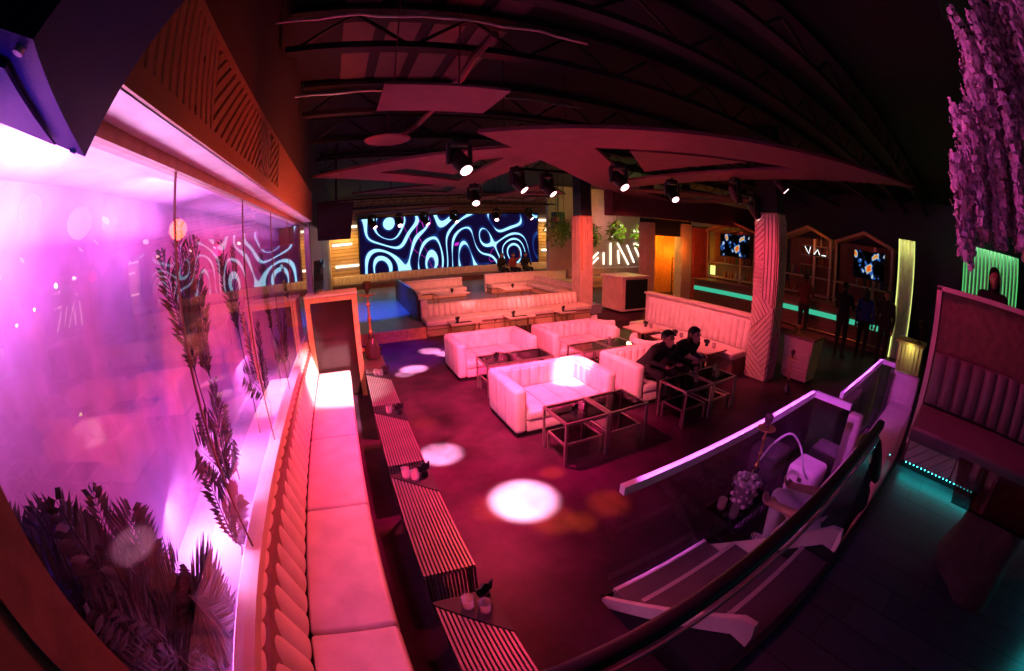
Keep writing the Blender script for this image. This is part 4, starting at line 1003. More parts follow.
t = thing('tall_booth', 'tall panelled booth bench with channel upholstery on the upper platform', 'bench', (3.8, -.9, PZ)); off = (3.8, -.9, PZ)
b = MB(off); b.rbox(3.30, 4.0, -2.6, .19, PZ+.3, PZ+.42, .03); link_mesh('seat', b, 'leather_dk', t)
b = MB(off); b.scallop((4.08, .17, PZ+.4), (0, -1, 0), Vector((.1, 0, .5)).normalized(), Vector((-.5, 0, .1)).normalized(), 2.75, .48, 17, .06, .04, 6, .06); link_mesh('backrest', b, 'leather_dk', t)
b = MB(off); b.box(4.2, 4.28, -2.6, .19, PZ+.01, 2.16); link_mesh('panel', b, 'brown', t)
b = MB(off); b.box(4.16, 4.3, .19, .25, PZ+.01, 2.19); b.box(4.16, 4.3, -2.6, .25, 2.16, 2.2); b.box(4.17, 4.2, -1.1, -1.04, 1.66, 2.16); link_mesh('frame', b, 'whitewood', t)
b = MB(off); b.box(3.42, 4.18, -2.6, .18, PZ+.09, PZ+.3); link_mesh('base', b, 'brown', t)
b = MB(off)
for i in range(5):
    y = .16-i*.55; slats(b, [(y-.53, PZ+.095), (y, PZ+.095), (y, PZ+.295), (y-.53, PZ+.295)], math.radians(38 if i % 2 else 142), .075, .066, (3.42, 0, 0), (0, 1, 0), (0, 0, 1), (-.014, 0, 0))
link_mesh('herringbone_front', b, 'whitewood', t)
b = MB(off); b.box(3.5, 4.1, -2.55, .17, PZ+.002, PZ+.09); link_mesh('plinth', b, 'black', t)
for k in range(40):
    b = MB(off); b.ball((3.49, .13-k*.045, PZ+.055), .007, 6, 4); link_mesh('led', b, 'e_teal', t)
lamp('teal_strip_light', 'AREA', (3.44, -.6, PZ+.085), 1.8, (.03, .75, .75), (3.3, -.6, PZ), .04, size_y=1.5)
ob = D.objects['teal_strip_light']; z = Vector((.35, 0, 1)).normalized(); yv = Vector((0, 1, 0)); ob.rotation_euler = Matrix((yv.cross(z), yv, z)).transposed().to_euler()
lamp('teal_corner_light', 'AREA', (2.5, -2.2, PZ+.3), 1.6, (.03, .7, .75), (2.2, -1.6, PZ), .3)
# glass table on a tree stump
t = thing('stump_table', 'square glass table on a rough tree stump on the upper platform', 'table', (2.6, -.75, PZ)); off = (2.6, -.75, PZ)
b = MB(off); b.box(2.25, 2.88, -1.35, -.33, 1.235, 1.25); link_mesh('glass_top', b, 'tglass', t)
vs = []; n = 28
rs = random.Random(5); ph = [rs.uniform(0, 6) for _ in range(4)]
prof = []
b = MB(off); rows = [(.36, .752), (.34, .82), (.3, .95), (.29, 1.1), (.31, 1.2), (.3, 1.233)]
for r, z in rows:
    for k in range(n):
        a = 2*PI*k/n; q = r*(1+.1*math.sin(3*a+ph[0])+.06*math.sin(7*a+ph[1]+z*3)+.035*rs.uniform(-1, 1)); vs.append((2.55+q*math.cos(a), -.85+q*math.sin(a), z))
fs = [(j*n+k, j*n+(k+1) % n, (j+1)*n+(k+1) % n, (j+1)*n+k) for j in range(5) for k in range(n)]+[tuple(range(n))[::-1], tuple(range(5*n, 6*n))]
b.add(vs, fs); link_mesh('stump', b, 'bark', t, ang=1.2)
put(tb0, (2.62, -.47, 1.25), 'left tumbler on the glass stump table', 'tumblers on the stump table')
put(tb0, (2.6, -.62, 1.25), 'right tumbler on the glass stump table', 'tumblers on the stump table')
put(po0, (2.5, -.52, 1.25), 'dark napkin holder on the glass stump table', 'black napkin holders')

# ------------------------------------------------------------------ seating pen below the platform
t = thing('pen_bench', 'bench against the platform wall inside the seating pen', 'bench', (4.0, .55, 0)); off = (4.0, .55, 0)
b = MB(off); b.rbox(2.3, 6.2, .32, .85, .3, .43, .03); link_mesh('seat', b, 'leather', t)
b = MB(off); b.box(2.34, 6.16, .33, .8, 0, .3); link_mesh('plinth', b, 'brown', t)
b = MB(off); b.scallop((6.2, .215, .43), (-1, 0, 0), (0, 0, 1), (0, 1, 0), 3.9, .3, 24, .02, .02, 5, .03); link_mesh('backrest', b, 'leather', t)
for x0, lab in ((4.15, 'padded pink end panel between the two seating pens'), (6.3, 'padded pink end panel beyond the farther seating pen')):
    b = MB((x0, .8, 0)); b.rbox(x0, x0+.16, .45, 1.02, 0.001, .82, .04) if x0 > 6 else b.rbox(x0, x0+.16, .87, 1.05, 0.001, .75, .04)
    solo('seat_divider', b, 'leather', lab, 'partition', (x0, .8, 0))
def stool(c, lab):
    t = thing('ottoman', lab, 'stool', c); b = MB(); b.rbox(-.17, .17, -.17, .17, .1, .42, .05, 4); link_mesh('cushion', b, 'velvet', t)
    b = MB(); b.rbox(-.175, .175, -.03, .03, .28, .33, .012); link_mesh('strap', b, 'leather_dk', t)
    for x in (-.14, .14):
        for y in (-.14, .14):
            b = MB(); b.cyl((x, y, 0), (x, y, .1), .015, n=8); link_mesh('foot', b, 'brass', t)
stool((3.45, 1.12, 0), 'pale square stool inside the nearer seating pen')
# wire table with ice bucket, glasses and water pipe
t = thing('wire_table', 'small table on a black wire cage base before the seated person', 'table', (2.3, 1.12, 0)); off = (2.3, 1.12, 0)
b = MB(off); b.box(2.08, 2.6, 1.065, 1.345, .46, .475); link_mesh('tabletop', b, 'tglass', t)
b = MB(off)
for z in (.02, .16, .30, .45):
    for x0, x1, y0, y1 in ((2.21, 2.57, 1.08, 1.08), (2.21, 2.57, 1.33, 1.33), (2.21, 2.21, 1.08, 1.33), (2.57, 2.57, 1.08, 1.33)): b.tube([(x0, y0, z), (x1, y1, z)], .005, 5)
for k in range(8):
    for y in (1.08, 1.33): b.tube([(2.21+k*.051, y, 0.002), (2.21+k*.051, y, .46)], .004, 5)
for k in range(6):
    for x in (2.21, 2.57): b.tube([(x, 1.08+k*.05, 0.002), (x, 1.08+k*.05, .46)], .004, 5)
link_mesh('wire_base', b, 'steel_dark', t)
t = thing('ice_bucket', 'glass bucket heaped with ice beside the seated person', 'bucket', (2.32, 1.2, .476))
b = MB(); b.lathe([(.07, 0), (.09, .01), (.115, .2), (.122, .21), (.115, .215), (.105, .2), (.08, .02), (.01, .015)], n=22); link_mesh('bowl', b, 'tumbler', t)
b = MB()
for k in range(90):
    a = k*2.4; r = .098*math.sqrt((k % 30)/30); z = .03+.17*(k % 6)/5+.03*random.random(); q = Vector((r*math.cos(a), r*math.sin(a), z+(.05*(1-r/.1) if k % 6 == 5 else 0)))
    b.rbox(q.x-.017, q.x+.017, q.y-.017, q.y+.017, q.z-.014, q.z+.014, .005, 1)
link_mesh('ice', b, 'ice', t)
put(tb0, (2.15, 1.27, .476), 'tumbler beside the ice bucket, nearer the glass guard', 'tumblers beside the ice bucket')
put(tb0, (2.14, 1.14, .476), 'tumbler beside the ice bucket, nearer the steps', 'tumblers beside the ice bucket')
hookah('water_pipe', (2.52, 1.26, .476), 'water pipe with white hose beside the ice bucket', .72, hose=[(2.52, 1.25, .76), (2.62, 1.22, .88), (2.8, 1.16, .93), (2.92, 1.08, .8), (2.95, 1.0, .62), (3.0, .95, .52)])

# ------------------------------------------------------------------ people
def capsule(mb, a, b_, ra, rb, n=12):
    a, b_ = Vector(a), Vector(b_); mb.ball(a, ra, n, 8); mb.ball(b_, rb, n, 8)
    if (b_-a).length > 1e-4: mb.cyl(a, b_, ra, rb, n)
def person(lab, loc, rz, J, cols, vox=.014, hair='short', hold=None):
    """J: joints in local metres facing +y. One continuous voxel-fused body, hair as a child."""
    t = thing('person', lab, 'person', loc, rz)
    mb = MB(); bones = []
    def bone(a, b_, ra, rb, reg):
        capsule(mb, a, b_, ra, rb); bones.append((Vector(a), Vector(b_), max(ra, rb), reg))
    hd, nk, ch, pv = (Vector(J[k]) for k in ('head', 'neck', 'chest', 'pelvis'))
    fw = Vector(J.get('face', (0, 1, 0))).normalized(); sd = fw.cross(Vector((0, 0, 1))).normalized(); up_ = sd.cross(fw)
    # head with face
    bone(hd+up_*.025, hd+up_*.025-fw*.012, .088, .088, 'skin'); bone(hd-up_*.03+fw*.02, hd-up_*.075+fw*.045, .068, .04, 'skin')
    bone(hd+fw*.085+up_*.01, hd+fw*.112-up_*.028, .011, .016, 'skin')
    bone(hd+fw*.088-up_*.06-sd*.018, hd+fw*.088-up_*.06+sd*.018, .011, .011, 'skin')
    for s_ in (-1, 1):
        bone(hd+sd*s_*.09+up_*.02, hd+sd*s_*.09-up_*.02, .017, .013, 'skin'); bone(hd+sd*s_*.034+fw*.078+up_*.022, hd+sd*s_*.034+fw*.079+up_*.021, .016, .016, 'skin')
    bone(hd-up_*.06-fw*.01, nk, .052, .058, 'skin')
    sh = [Vector(J['shoulder_l']), Vector(J['shoulder_r'])]; hp = [Vector(J['hip_l']), Vector(J['hip_r'])]
    bone(nk, ch, .06, .12, 'top'); bone(sh[0]*.9+nk*.1, sh[1]*.9+nk*.1, .07, .07, 'top'); wst = (ch+pv)/2
    for s_ in (-1, 1):
        q = sh[0]-sh[1]; q = q.normalized()*.07*s_
        bone(ch+q, wst+q*.8, .105, .095, 'top'); bone(wst+q*.8, pv+q, .095, .11, 'top')
    for i, s_ in enumerate(('l', 'r')):
        S_, E_, W_ = sh[i], Vector(J['elbow_'+s_]), Vector(J['wrist_'+s_]); slv = J.get('sleeve', 1.)
        md = S_.lerp(E_, .5)
        bone(S_, md, .06, .05, 'top'); bone(md, E_, .05, .042, 'top' if slv > .5 else 'skin'); bone(E_, W_, .041, .028, 'top' if slv > .9 else 'skin')
        hdv = (W_-E_).normalized(); pn = hdv.cross(Vector((0, 0, 1)));
        if pn.length < .2: pn = Vector((1, 0, 0))
        pn.normalize(); pal = W_+hdv*.075; dn = pn.cross(hdv)
        bone(W_, W_+hdv*.03, .026, .03, 'skin')
        for k in range(4):
            o_ = pn*(.03-.02*k); L = (.07, .08, .076, .06)[k]
            k0 = W_+hdv*.085+o_; bone(W_+hdv*.03+o_*.8, k0, .014, .012, 'skin'); k1 = k0+(hdv*.8+dn*.6).normalized()*L*.5; k2 = k1+(hdv*.35+dn*.94).normalized()*L*.5
            bone(k0, k1, .011, .0095, 'skin'); bone(k1, k2, .0095, .008, 'skin')
        th = W_+hdv*.03+pn*.034; bone(W_+hdv*.015+pn*.02, th+pn*.018+hdv*.02, .014, .011, 'skin'); bone(th+pn*.018+hdv*.02, th+pn*.02+hdv*.05+dn*.018, .011, .009, 'skin')
        K_, A_, T_ = Vector(J['knee_'+s_]), Vector(J['ankle_'+s_]), Vector(J['toe_'+s_])
        bone(pv.lerp(hp[i], .7), hp[i], .11, .1, 'bottom'); bone(hp[i], K_, .092, .066, 'bottom'); cf = K_.lerp(A_, .3); bone(K_, cf, .062, .06, 'bottom'); bone(cf, A_, .06, .042, 'bottom')
        hl = A_-(T_-A_)*.25-Vector((0, 0, .03)); bone(A_, hl, .042, .036, 'shoe'); bone(hl, T_, .038, .034, 'shoe')
    me = D.meshes.new('tmp'); me.from_pydata([tuple(v) for v in mb.v], [], mb.f); o = D.objects.new('tmp', me); COL.objects.link(o)
    rm = o.modifiers.new('r', 'REMESH'); rm.mode = 'VOXEL'; rm.voxel_size = vox; sm = o.modifiers.new('s', 'SMOOTH'); sm.factor = .5; sm.iterations = 3
    dg = bpy.context.evaluated_depsgraph_get(); dg.update(); me2 = D.meshes.new_from_object(o.evaluated_get(dg)); D.objects.remove(o); me2.name = 'body'
    regs = ['skin', 'top', 'bottom', 'shoe']
    for r in regs: me2.materials.append(M[cols[r]])
    for p in me2.polygons:
        c = p.center; best = 1e9; rg = 'skin'
        for a, b_, r, reg in bones:
            d = b_-a; L2 = d.length_squared; u = 0 if L2 < 1e-9 else max(0, min(1, (c-a).dot(d)/L2)); ds = (c-a-d*u).length-r
            if ds < best: best = ds; rg = reg
        p.material_index = regs.index(rg); p.use_smooth = True
    body = D.objects.new('body', me2); COL.objects.link(body); body.parent = t
    b = MB()
    for j in range(9):
        for k in range(18):
            ph = 2*PI*k/18; sf_ = math.sin(ph); th = PI*j/8*(.34 if sf_ < -.5 else .5 if sf_ < .1 else .66); q = sd*math.cos(ph)*math.sin(th)*.099-fw*(math.sin(ph)*math.sin(th)*.106+.008)+up_*(math.cos(th)*.102+.03)
            if hair == 'long' and j > 5 and math.sin(ph) > -.1: q = q-up_*(.06*(j-5))
            b.v.append(hd+q)
    b.f = [(j*18+k, j*18+(k+1) % 18, (j+1)*18+(k+1) % 18, (j+1)*18+k) for j in range(8) for k in range(18)]+[tuple(range(144, 162))]; b.mi = [0]*len(b.f)
    link_mesh('hair', b, cols.get('hair', 'hair'), t)
    for s_ in (-1, 1):
        b = MB(); b.ball(hd+sd*s_*.034+fw*.0885+up_*.022, .0085, 8, 6); link_mesh('eye', b, 'black', t)
    return t
def seated(sh=.42, lean=0., arms='lap', face=(0, 1, 0), sleeve=1., spread=.1):
    y = lean
    J = dict(pelvis=(0, 0, sh+.1), chest=(0, -.04+y*.7, sh+.42), neck=(0, -.03+y, sh+.60), head=(0, .0+y*1.1, sh+.74), face=face, sleeve=sleeve,
             shoulder_l=(-.18, -.03+y*.9, sh+.52), shoulder_r=(.18, -.03+y*.9, sh+.52), hip_l=(-.09, .04, sh+.09), hip_r=(.09, .04, sh+.09),
             knee_l=(-spread-.02, .47, sh+.1), knee_r=(spread+.02, .47, sh+.1), ankle_l=(-spread, .46, .09), ankle_r=(spread, .46, .09), toe_l=(-spread-.02, .64, .04), toe_r=(spread+.02, .64, .04))
    J.update(elbow_l=(-.25, .08+y, sh+.27), elbow_r=(.25, .08+y, sh+.27), wrist_l=(-.12, .3+y*.8, sh+.25), wrist_r=(.12, .3+y*.8, sh+.25))
    return J
def standing(h=1.72, arms='down', face=(0, 1, 0)):
    k = h/1.72
    J = dict(head=(0, .01, 1.58), neck=(0, -.01, 1.44), chest=(0, -.01, 1.27), pelvis=(0, 0, .95), face=face,
             shoulder_l=(-.19, -.01, 1.38), shoulder_r=(.19, -.01, 1.38), elbow_l=(-.25, -.03, 1.09), elbow_r=(.25, -.03, 1.09), wrist_l=(-.24, .06, .84), wrist_r=(.24, .06, .84),
             hip_l=(-.09, 0, .9), hip_r=(.09, 0, .9), knee_l=(-.1, .02, .49), knee_r=(.1, .02, .49), ankle_l=(-.1, -.01, .08), ankle_r=(.1, -.01, .08), toe_l=(-.13, .16, .04), toe_r=(.13, .16, .04))
    if arms == 'bar': J.update(elbow_l=(-.24, .1, 1.12), elbow_r=(.24, .1, 1.12), wrist_l=(-.14, .33, 1.12), wrist_r=(.14, .33, 1.12))
    for a, v in J.items():
        if a != 'face' and isinstance(v, tuple): J[a] = tuple(c*k for c in v)
    return J
dk = dict(skin='skin', top='cloth_dk', bottom='cloth_dk', shoe='black')
# person in the pen: local frame facing +y (towards the guard)
J = seated(.45, -.02, face=(-.5, .75, -.4), sleeve=.3)
J.update(knee_l=(.0, .54, .60), ankle_l=(-.02, .48, .1), toe_l=(-.02, .62, .04), knee_r=(.2, .52, .56), ankle_r=(.14, .5, .09), toe_r=(.14, .68, .04),
         elbow_l=(-.26, .2, .72), wrist_l=(-.2, .46, .66), elbow_r=(.24, .22, .66), wrist_r=(.1, .45, .68))
person('person seated in the pen in black top and pale trousers, reaching towards the ice bucket', (2.47, .42, 0), 0, J, dict(skin='skin', top='cloth_dk', bottom='cloth_lt', shoe='white'), .009, 'long')
b = MB((3.08, .45, .43)); b.rbox(3.0, 3.16, .4, .5, .432, .55, .02); b.tube([(3.02, .45, .55), (3.04, .45, .63), (3.12, .45, .63), (3.14, .45, .55)], .007, 6)
solo('handbag', b, 'white', 'small pale handbag on the bench beside the seated person', 'bag', (3.08, .45, .43))
# people on the right sofa
Jl = seated(.36, .3); Jr = seated(.36, .34)
for q in (Jl, Jr):
    for n_, dz_ in (('chest', .04), ('neck', .1), ('head', .15), ('shoulder_l', .09), ('shoulder_r', .09)): q[n_] = (q[n_][0], q[n_][1]+.1, q[n_][2]-dz_)
    q.update(elbow_l=(-.2, .3, .62), elbow_r=(.2, .3, .62), toe_l=(-.11, .6, .04), toe_r=(.11, .6, .04))
person('person in black leaning forward on the right hand sofa, nearer its middle', (3.88, 4.15, 0), PI, Jl, dk, .014)
person('person in black leaning forward at the right end of the right hand sofa', (4.39, 4.15, 0), PI, Jr, dict(dk, top='cloth_dk'), .014, 'long')
# three people before the screen
person('person in dark clothes seated left of three before the LED screen', (7.25, 17.9, VZ), PI, seated(.32), dk, .02, 'long')
person('person in red seated in the middle of three before the LED screen with raised hand', (7.85, 17.9, VZ), PI, dict(seated(.32), elbow_l=(-.3, .15, .95), wrist_l=(-.22, .2, 1.25)), dict(dk, top='cloth_red'), .02)
person('person in black seated right of three before the LED screen', (8.5, 17.9, VZ), PI, seated(.32), dk, .02)
# at the bar
person('person in black standing at the bar nearest the camera', (9.3, 3.0, 0), -PI/2, standing(1.74, 'bar'), dk, .02, 'short')
person('person in blue top standing at the bar beside the person in black', (9.86, 2.55, 0), -PI/2+.3, standing(1.66), dict(dk, top='cloth_blue'), .02, 'long')
person('person in dark top tinted as red-lit, standing at the bar close to the large clad pillar', (10.2, 4.55, 0), -PI/2, standing(1.7, 'bar'), dict(dk, top='cloth_red_lit'), .02, 'short')
person('person in black standing at the right end of the bar beside the narrow slat screen', (9.85, 1.95, 0), PI/2, standing(1.72), dk, .02, 'short')
person('silhouetted person standing behind the high back booth before the green slat screen', (5.3, -.56, PZ), PI/2, standing(1.8), dk, .02, 'long')

# ------------------------------------------------------------------ wisteria
t = thing('hanging_wisteria', 'large mass of hanging pink wisteria at the upper right', 'flowers', (2.6, -.6, 4.4)); off = (2.6, -.6, 4.4)
rw = random.Random(11)
def raceme(x, y, z0, L):
    b = MB(off); n = int(L/.035)
    for i in range(n):
        u = i/n; R = .085*(1-u*.75)*(.6+.4*min(1, u*6))
        for k in range(5):
            a = rw.uniform(0, 2*PI); r = R*rw.uniform(.5, 1.1); q = Vector((x+r*math.cos(a), y+r*math.sin(a), z0-u*L+rw.uniform(-.02, .02)))
            d = Vector((math.cos(a), math.sin(a), rw.uniform(-.6, .3))).normalized(); s_ = d.cross(Vector((0, 0, 1))).normalized()*rw.uniform(.014, .026); w_ = d.cross(s_).normalized()*rw.uniform(.014, .024)
            b.add([q-s_-w_, q+d*.012-w_*1.1, q+s_-w_, q+s_*1.1+d*.01, q+s_+w_, q+d*.016+w_, q-s_+w_, q-s_*1.1+d*.01, q+d*.004], [(i2, (i2+1) % 8, 8) for i2 in range(8)])
    b.tube([(x, y, z0), (x, y, z0-L*.5), (x, y, z0-L)], [.006, .005, .002], 5)
    link_mesh('flower_strand', b, 'blossom', t, ang=3.1)
for i in range(97):
    x = rw.uniform(2.5, 3.3); y = rw.uniform(-1.3, .0)*x/2.75
    yy = y*2.75/x
    z1 = 2.5+rw.uniform(0, .25)+max(0, (-yy-.55))*.25
    z0 = (2.95 if yy > -.1 else 3.3 if yy > -.22 else 3.62 if yy > -.36 else 3.85 if yy > -.55 else 4.05 if yy > -.8 else 4.3)+rw.uniform(-.1, .1)
    L_ = z0-z1
    raceme(x, y, z0, max(.5, L_))
b = MB(off); b.box(2.2, 3.3, -1.35, -.3, 4.3, 4.399); link_mesh('frame', b, 'black', t)

# ------------------------------------------------------------------ ceiling works
for k, y in enumerate((1.3, 2.1, 3.1, 4.9, 6.3, 7.7, 9.1)):
    t = thing('roof_truss', 'dark open web roof joist number'.replace(' number', '')+', '+['nearest the camera', 'second from the camera', 'third from the camera', 'fourth from the camera', 'fifth from the camera', 'sixth from the camera', 'farthest'][k], 'joist', (6, y, 4.1))
    off = (6, y, 4.1)
    b = MB(off); b.box(-.55, 13.9, y-.12, y+.12, 4.3, 4.36); link_mesh('top_chord', b, 'ceil', t)
    b = MB(off); b.box(-.55, 13.9, y-.06, y+.06, 3.93, 3.99); link_mesh('bottom_chord', b, 'ceil', t)
    b = MB(off); x = -.5; s_ = 0
    while x < 13.5:
        b.tube([(x, y, 3.96 if s_ == 0 else 4.32), (x+.5, y, 4.32 if s_ == 0 else 3.96)], .018, 6); x += .5; s_ = 1-s_
    link_mesh('web', b, 'steel_dark', t)
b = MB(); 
for k in range(4): b.box(-.1+k*.42, -.1+k*.42+.3, 1.4, 5.2, 4.385, 4.399)  # paler deck strips only where red light reaches the black ceiling
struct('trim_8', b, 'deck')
for y, x0, x1, lab in ((2.45, -.55, 1.75, 'nearer'), (4.0, -.55, 2.7, 'farther')):
    b = MB((1, y, 3.86)); pts = [(x0+(x1-x0)*k/16, y+.012*math.sin(k*1.3), 3.88+.008*math.sin(k*2.1)) for k in range(17)]; b.tube(pts, .011, 8)
    solo('conduit', b, 'pipe', lab+' thin conduit running across the ceiling', 'pipe', (1, y, 3.86))
b = MB((.98, 4, 3.8)); b.tube([(1.0, 2.52, 3.83), (.99, 3.0, 3.83), (1.02, 3.4, 3.8), (.97, 3.9, 3.83), (.99, 4.5, 3.82), (.95, 5.2, 3.84), (.8, 5.9, 3.86)], .035, 8)
solo('flexible_duct', b, 'panel', 'ribbed flexible duct linking the two ceiling conduits', 'duct', (.98, 4, 3.8))
b = MB((.55, 5.1, 3.6)); b.lathe([(.28, 0), (.3, .02), (.2, .03), (.18, .015), (.1, .03), (.08, .015), (.02, .02)], (.55, 5.1, 3.6), 24); b.cyl((.55, 5.1, 3.62), (.55, 5.1, 4.4), .02)
solo('air_diffuser', b, 'panel', 'round ceiling air diffuser with rings', 'diffuser', (.55, 5.1, 3.6))
b = MB((.7, 2.9, 3.3)); b.box(.25, 1.15, 2.6, 3.2, 3.38, 3.4); b.cyl((.35, 2.9, 3.4), (.35, 2.9, 4.4), .006, n=6); b.cyl((.85, 2.9, 3.4), (.85, 2.9, 4.4), .006, n=6)
solo('ceiling_panel', b, 'panel', 'small square ceiling panel below the thin conduits', 'panel', (.7, 2.9, 3.3))
def tri_panel(pts, z, lab, hole=None, inner=None):
    c = (sum(p[0] for p in pts)/len(pts), sum(p[1] for p in pts)/len(pts), z)
    t = thing('triangle_panel', lab, 'panel', c)
    P = [Vector((p[0], p[1], z)) for p in pts]; n = len(P)
    b = MB(c)
    if hole:
        Q = [Vector((p[0], p[1], z)) for p in hole]
        for i in range(n):
            j = (i+1) % n; b.prism([P[i], P[j], Q[j], Q[i]], (0, 0, .04))
    else: b.prism(P, (0, 0, .04))
    link_mesh('frame' if hole else 'board', b, 'panel', t)
    if inner:
        b = MB(c); b.prism([Vector((p[0], p[1], z+.05)) for p in inner], (0, 0, .03)); link_mesh('centre_board', b, 'panel', t)
    for i in range(n):
        b = MB(c); q = P[i]*.9+Vector(c)*.1; b.cyl((q.x, q.y, z+.04), (q.x, q.y, 4.39), .006, n=6); link_mesh('hanger', b, 'steel_dark', t)
def tri(ax, ay, bx, by_, cx, cy, z, lab, k=.45, k2=.28):
    g = ((ax+bx+cx)/3, (ay+by_+cy)/3); pts = [(ax, ay), (bx, by_), (cx, cy)]
    sc = lambda s_: [(g[0]+(p[0]-g[0])*s_, g[1]+(p[1]-g[1])*s_) for p in pts]
    tri_panel(pts, z, lab, sc(k), sc(k2))
tri(1.23, 3.58, 5.6, .7, 5.3, 7.2, 3.3, 'large triangular ceiling panel nearest the camera with a triangular opening', .5, .3)
tri(-.5, 6.3, 2.65, 3.9, 2.7, 8.6, 3.38, 'triangular ceiling panel beyond the slatted fascia with a triangular opening', .5, .3)
tri(.2, 10.2, 3.2, 8.7, 3.4, 11.6, 3.55, 'triangular ceiling panel above the blue floor', .5, .3)
tri(3.75, 6.9, 5.2, 8.6, 3.75, 9.6, 3.3, 'small triangular ceiling panel above the front banquette')
tri(3.6, 12.5, 6.2, 10.4, 6.6, 13.6, 3.55, 'triangular ceiling panel above the L-shaped booth', .5, .3)
tri(5.6, 7.6, 9.6, 5.2, 9.4, 9.6, 3.4, 'triangular ceiling panel before the bar', .5, .3)
tri(.4, 14.5, 3.5, 12.8, 3.6, 16.2, 3.3, 'farthest triangular ceiling panel before the LED screen', .5, .3)
b = MB((8, 11, 3.2)); b.box(6.75, 13.9, 8.7, 9.1, 2.86, 3.6); solo('ceiling_beam', b, 'panel', 'dark boxed beam across the ceiling above the bar side', 'beam', (8, 11, 3.2))
# moving heads
def moving_head():
    t = thing('moving_spotlight', 'x', 'spotlight')
    b = MB(); b.rbox(-.09, .09, -.065, .065, .28, .35, .02); b.cyl((0, 0, .35), (0, 0, .37), .03); link_mesh('base', b, 'black', t)
    b = MB(); b.rbox(-.125, -.095, -.04, .04, .08, .3, .01); b.rbox(.095, .125, -.04, .04, .08, .3, .01); b.rbox(-.12, .12, -.04, .04, .275, .3, .01); link_mesh('yoke', b, 'black', t)
    h = MB(); dr = Vector((.25, -.62, -.75)).normalized(); h.tube([-dr*.13+Vector((0, 0, .13)), -dr*.1+Vector((0, 0, .13)), dr*.02+Vector((0, 0, .13)), dr*.16+Vector((0, 0, .13))], [.05, .075, .088, .072], 16)
    head = link_mesh('head', h, 'black', t)
    b = MB(); q = dr*.161+Vector((0, 0, .13)); b.cyl(q, q+dr*.006, .06, n=18); link_mesh('lens', b, 'e_lens', t)
    return t
mh = moving_head()
heads = [(1.10, 3.75, 2.925, 'moving head spotlight nearest the left, over the large triangular panel corner'), (2.36, 5.2, 2.925, 'moving head spotlight left of centre behind the large triangular panel'), (2.2, 6.6, 2.85, 'moving head spotlight over the front banquette left side'),
         (3.02, 5.55, 2.925, 'moving head spotlight over the back left sofa'), (3.36, 4.2, 2.925, 'moving head spotlight with bright round lens over the nearest sofa'), (6.0, 3.2, 3.2, 'highest moving head spotlight above the large clad pillar'),
         (5.2, 3.6, 2.925, 'moving head spotlight left of the large clad pillar'), (6.0, 3.75, 2.75, 'lowest moving head spotlight just left of the large clad pillar'), (4.9, 4.7, 2.92, 'moving head spotlight over the right banquette'),
         (.75, 11.0, 2.68, 'moving head spotlight before the left end of the LED screen'), (1.5, 11.0, 2.68, 'second moving head spotlight from the left before the LED screen'), (2.2, 11.0, 2.68, 'third moving head spotlight from the left before the LED screen'),
         (3.1, 11.2, 2.72, 'fourth moving head spotlight from the left before the LED screen'), (4.4, 11.2, 2.75, 'rightmost moving head spotlight before the LED screen'), (5.6, 11.5, 2.8, 'moving head spotlight left of the far clad pillar')]
for i, (x, y, z, lab) in enumerate(heads):
    if i == 0: mh.location = (x, y, z); mh['label'] = lab; mh['group'] = 'moving head spotlights'
    else: dup(mh, (x, y, z), (0, .4, -.5, .3, -.2, .2, 1.2, .9, -.6, .5, -.3, .6, .2, -.7, .4)[i], lab, 'moving head spotlights')
b = MB((7.2, 13.2, 2.9)); b.box(7.9, 8.3, 13.8, 14.2, 2.55, 3.2); b.cyl((8.1, 14, 3.2), (8.1, 14, 4.4), .02); solo('loudspeaker', b, 'black', 'black loudspeaker hung right of the LED screen', 'loudspeaker', (7.2, 13.2, 2.9))
# a truss row across before the screen
t = thing('lighting_truss', 'black lighting truss across the room before the LED screen', 'truss', (3, 11.1, 3.3)); off = (3, 11.1, 3.3)
b = MB(off)
for y, z in ((10.95, 3.25), (11.25, 3.25), (11.1, 3.5)): b.tube([(-.5, y, z), (6.2, y, z)], .022, 8)
link_mesh('chords', b, 'steel_dark', t)
b = MB(off); x = -.5
while x < 6: b.tube([(x, 10.95, 3.25), (x+.2, 11.1, 3.5), (x+.4, 11.25, 3.25), (x+.4, 10.95, 3.25)], .01, 6); x += .4
link_mesh('bracing', b, 'steel_dark', t)
for x in (-.2, 1.3, 4.3):
    b = MB(off); b.cyl((x, 11.1, 3.5), (x, 11.1, 4.4), .012, n=8); link_mesh('hanger', b, 'steel_dark', t)

# ------------------------------------------------------------------ lights
RED = (1, .1, .16); PINK = (1, .2, .32); CORAL = (1, .22, .14); WHITE = (1, .62, .72)
def spot(loc, tgt, e, col, ang, blend=.25, size=.06): return lamp('spot_beam', 'SPOT', loc, e, col, tgt, size, ang, blend)
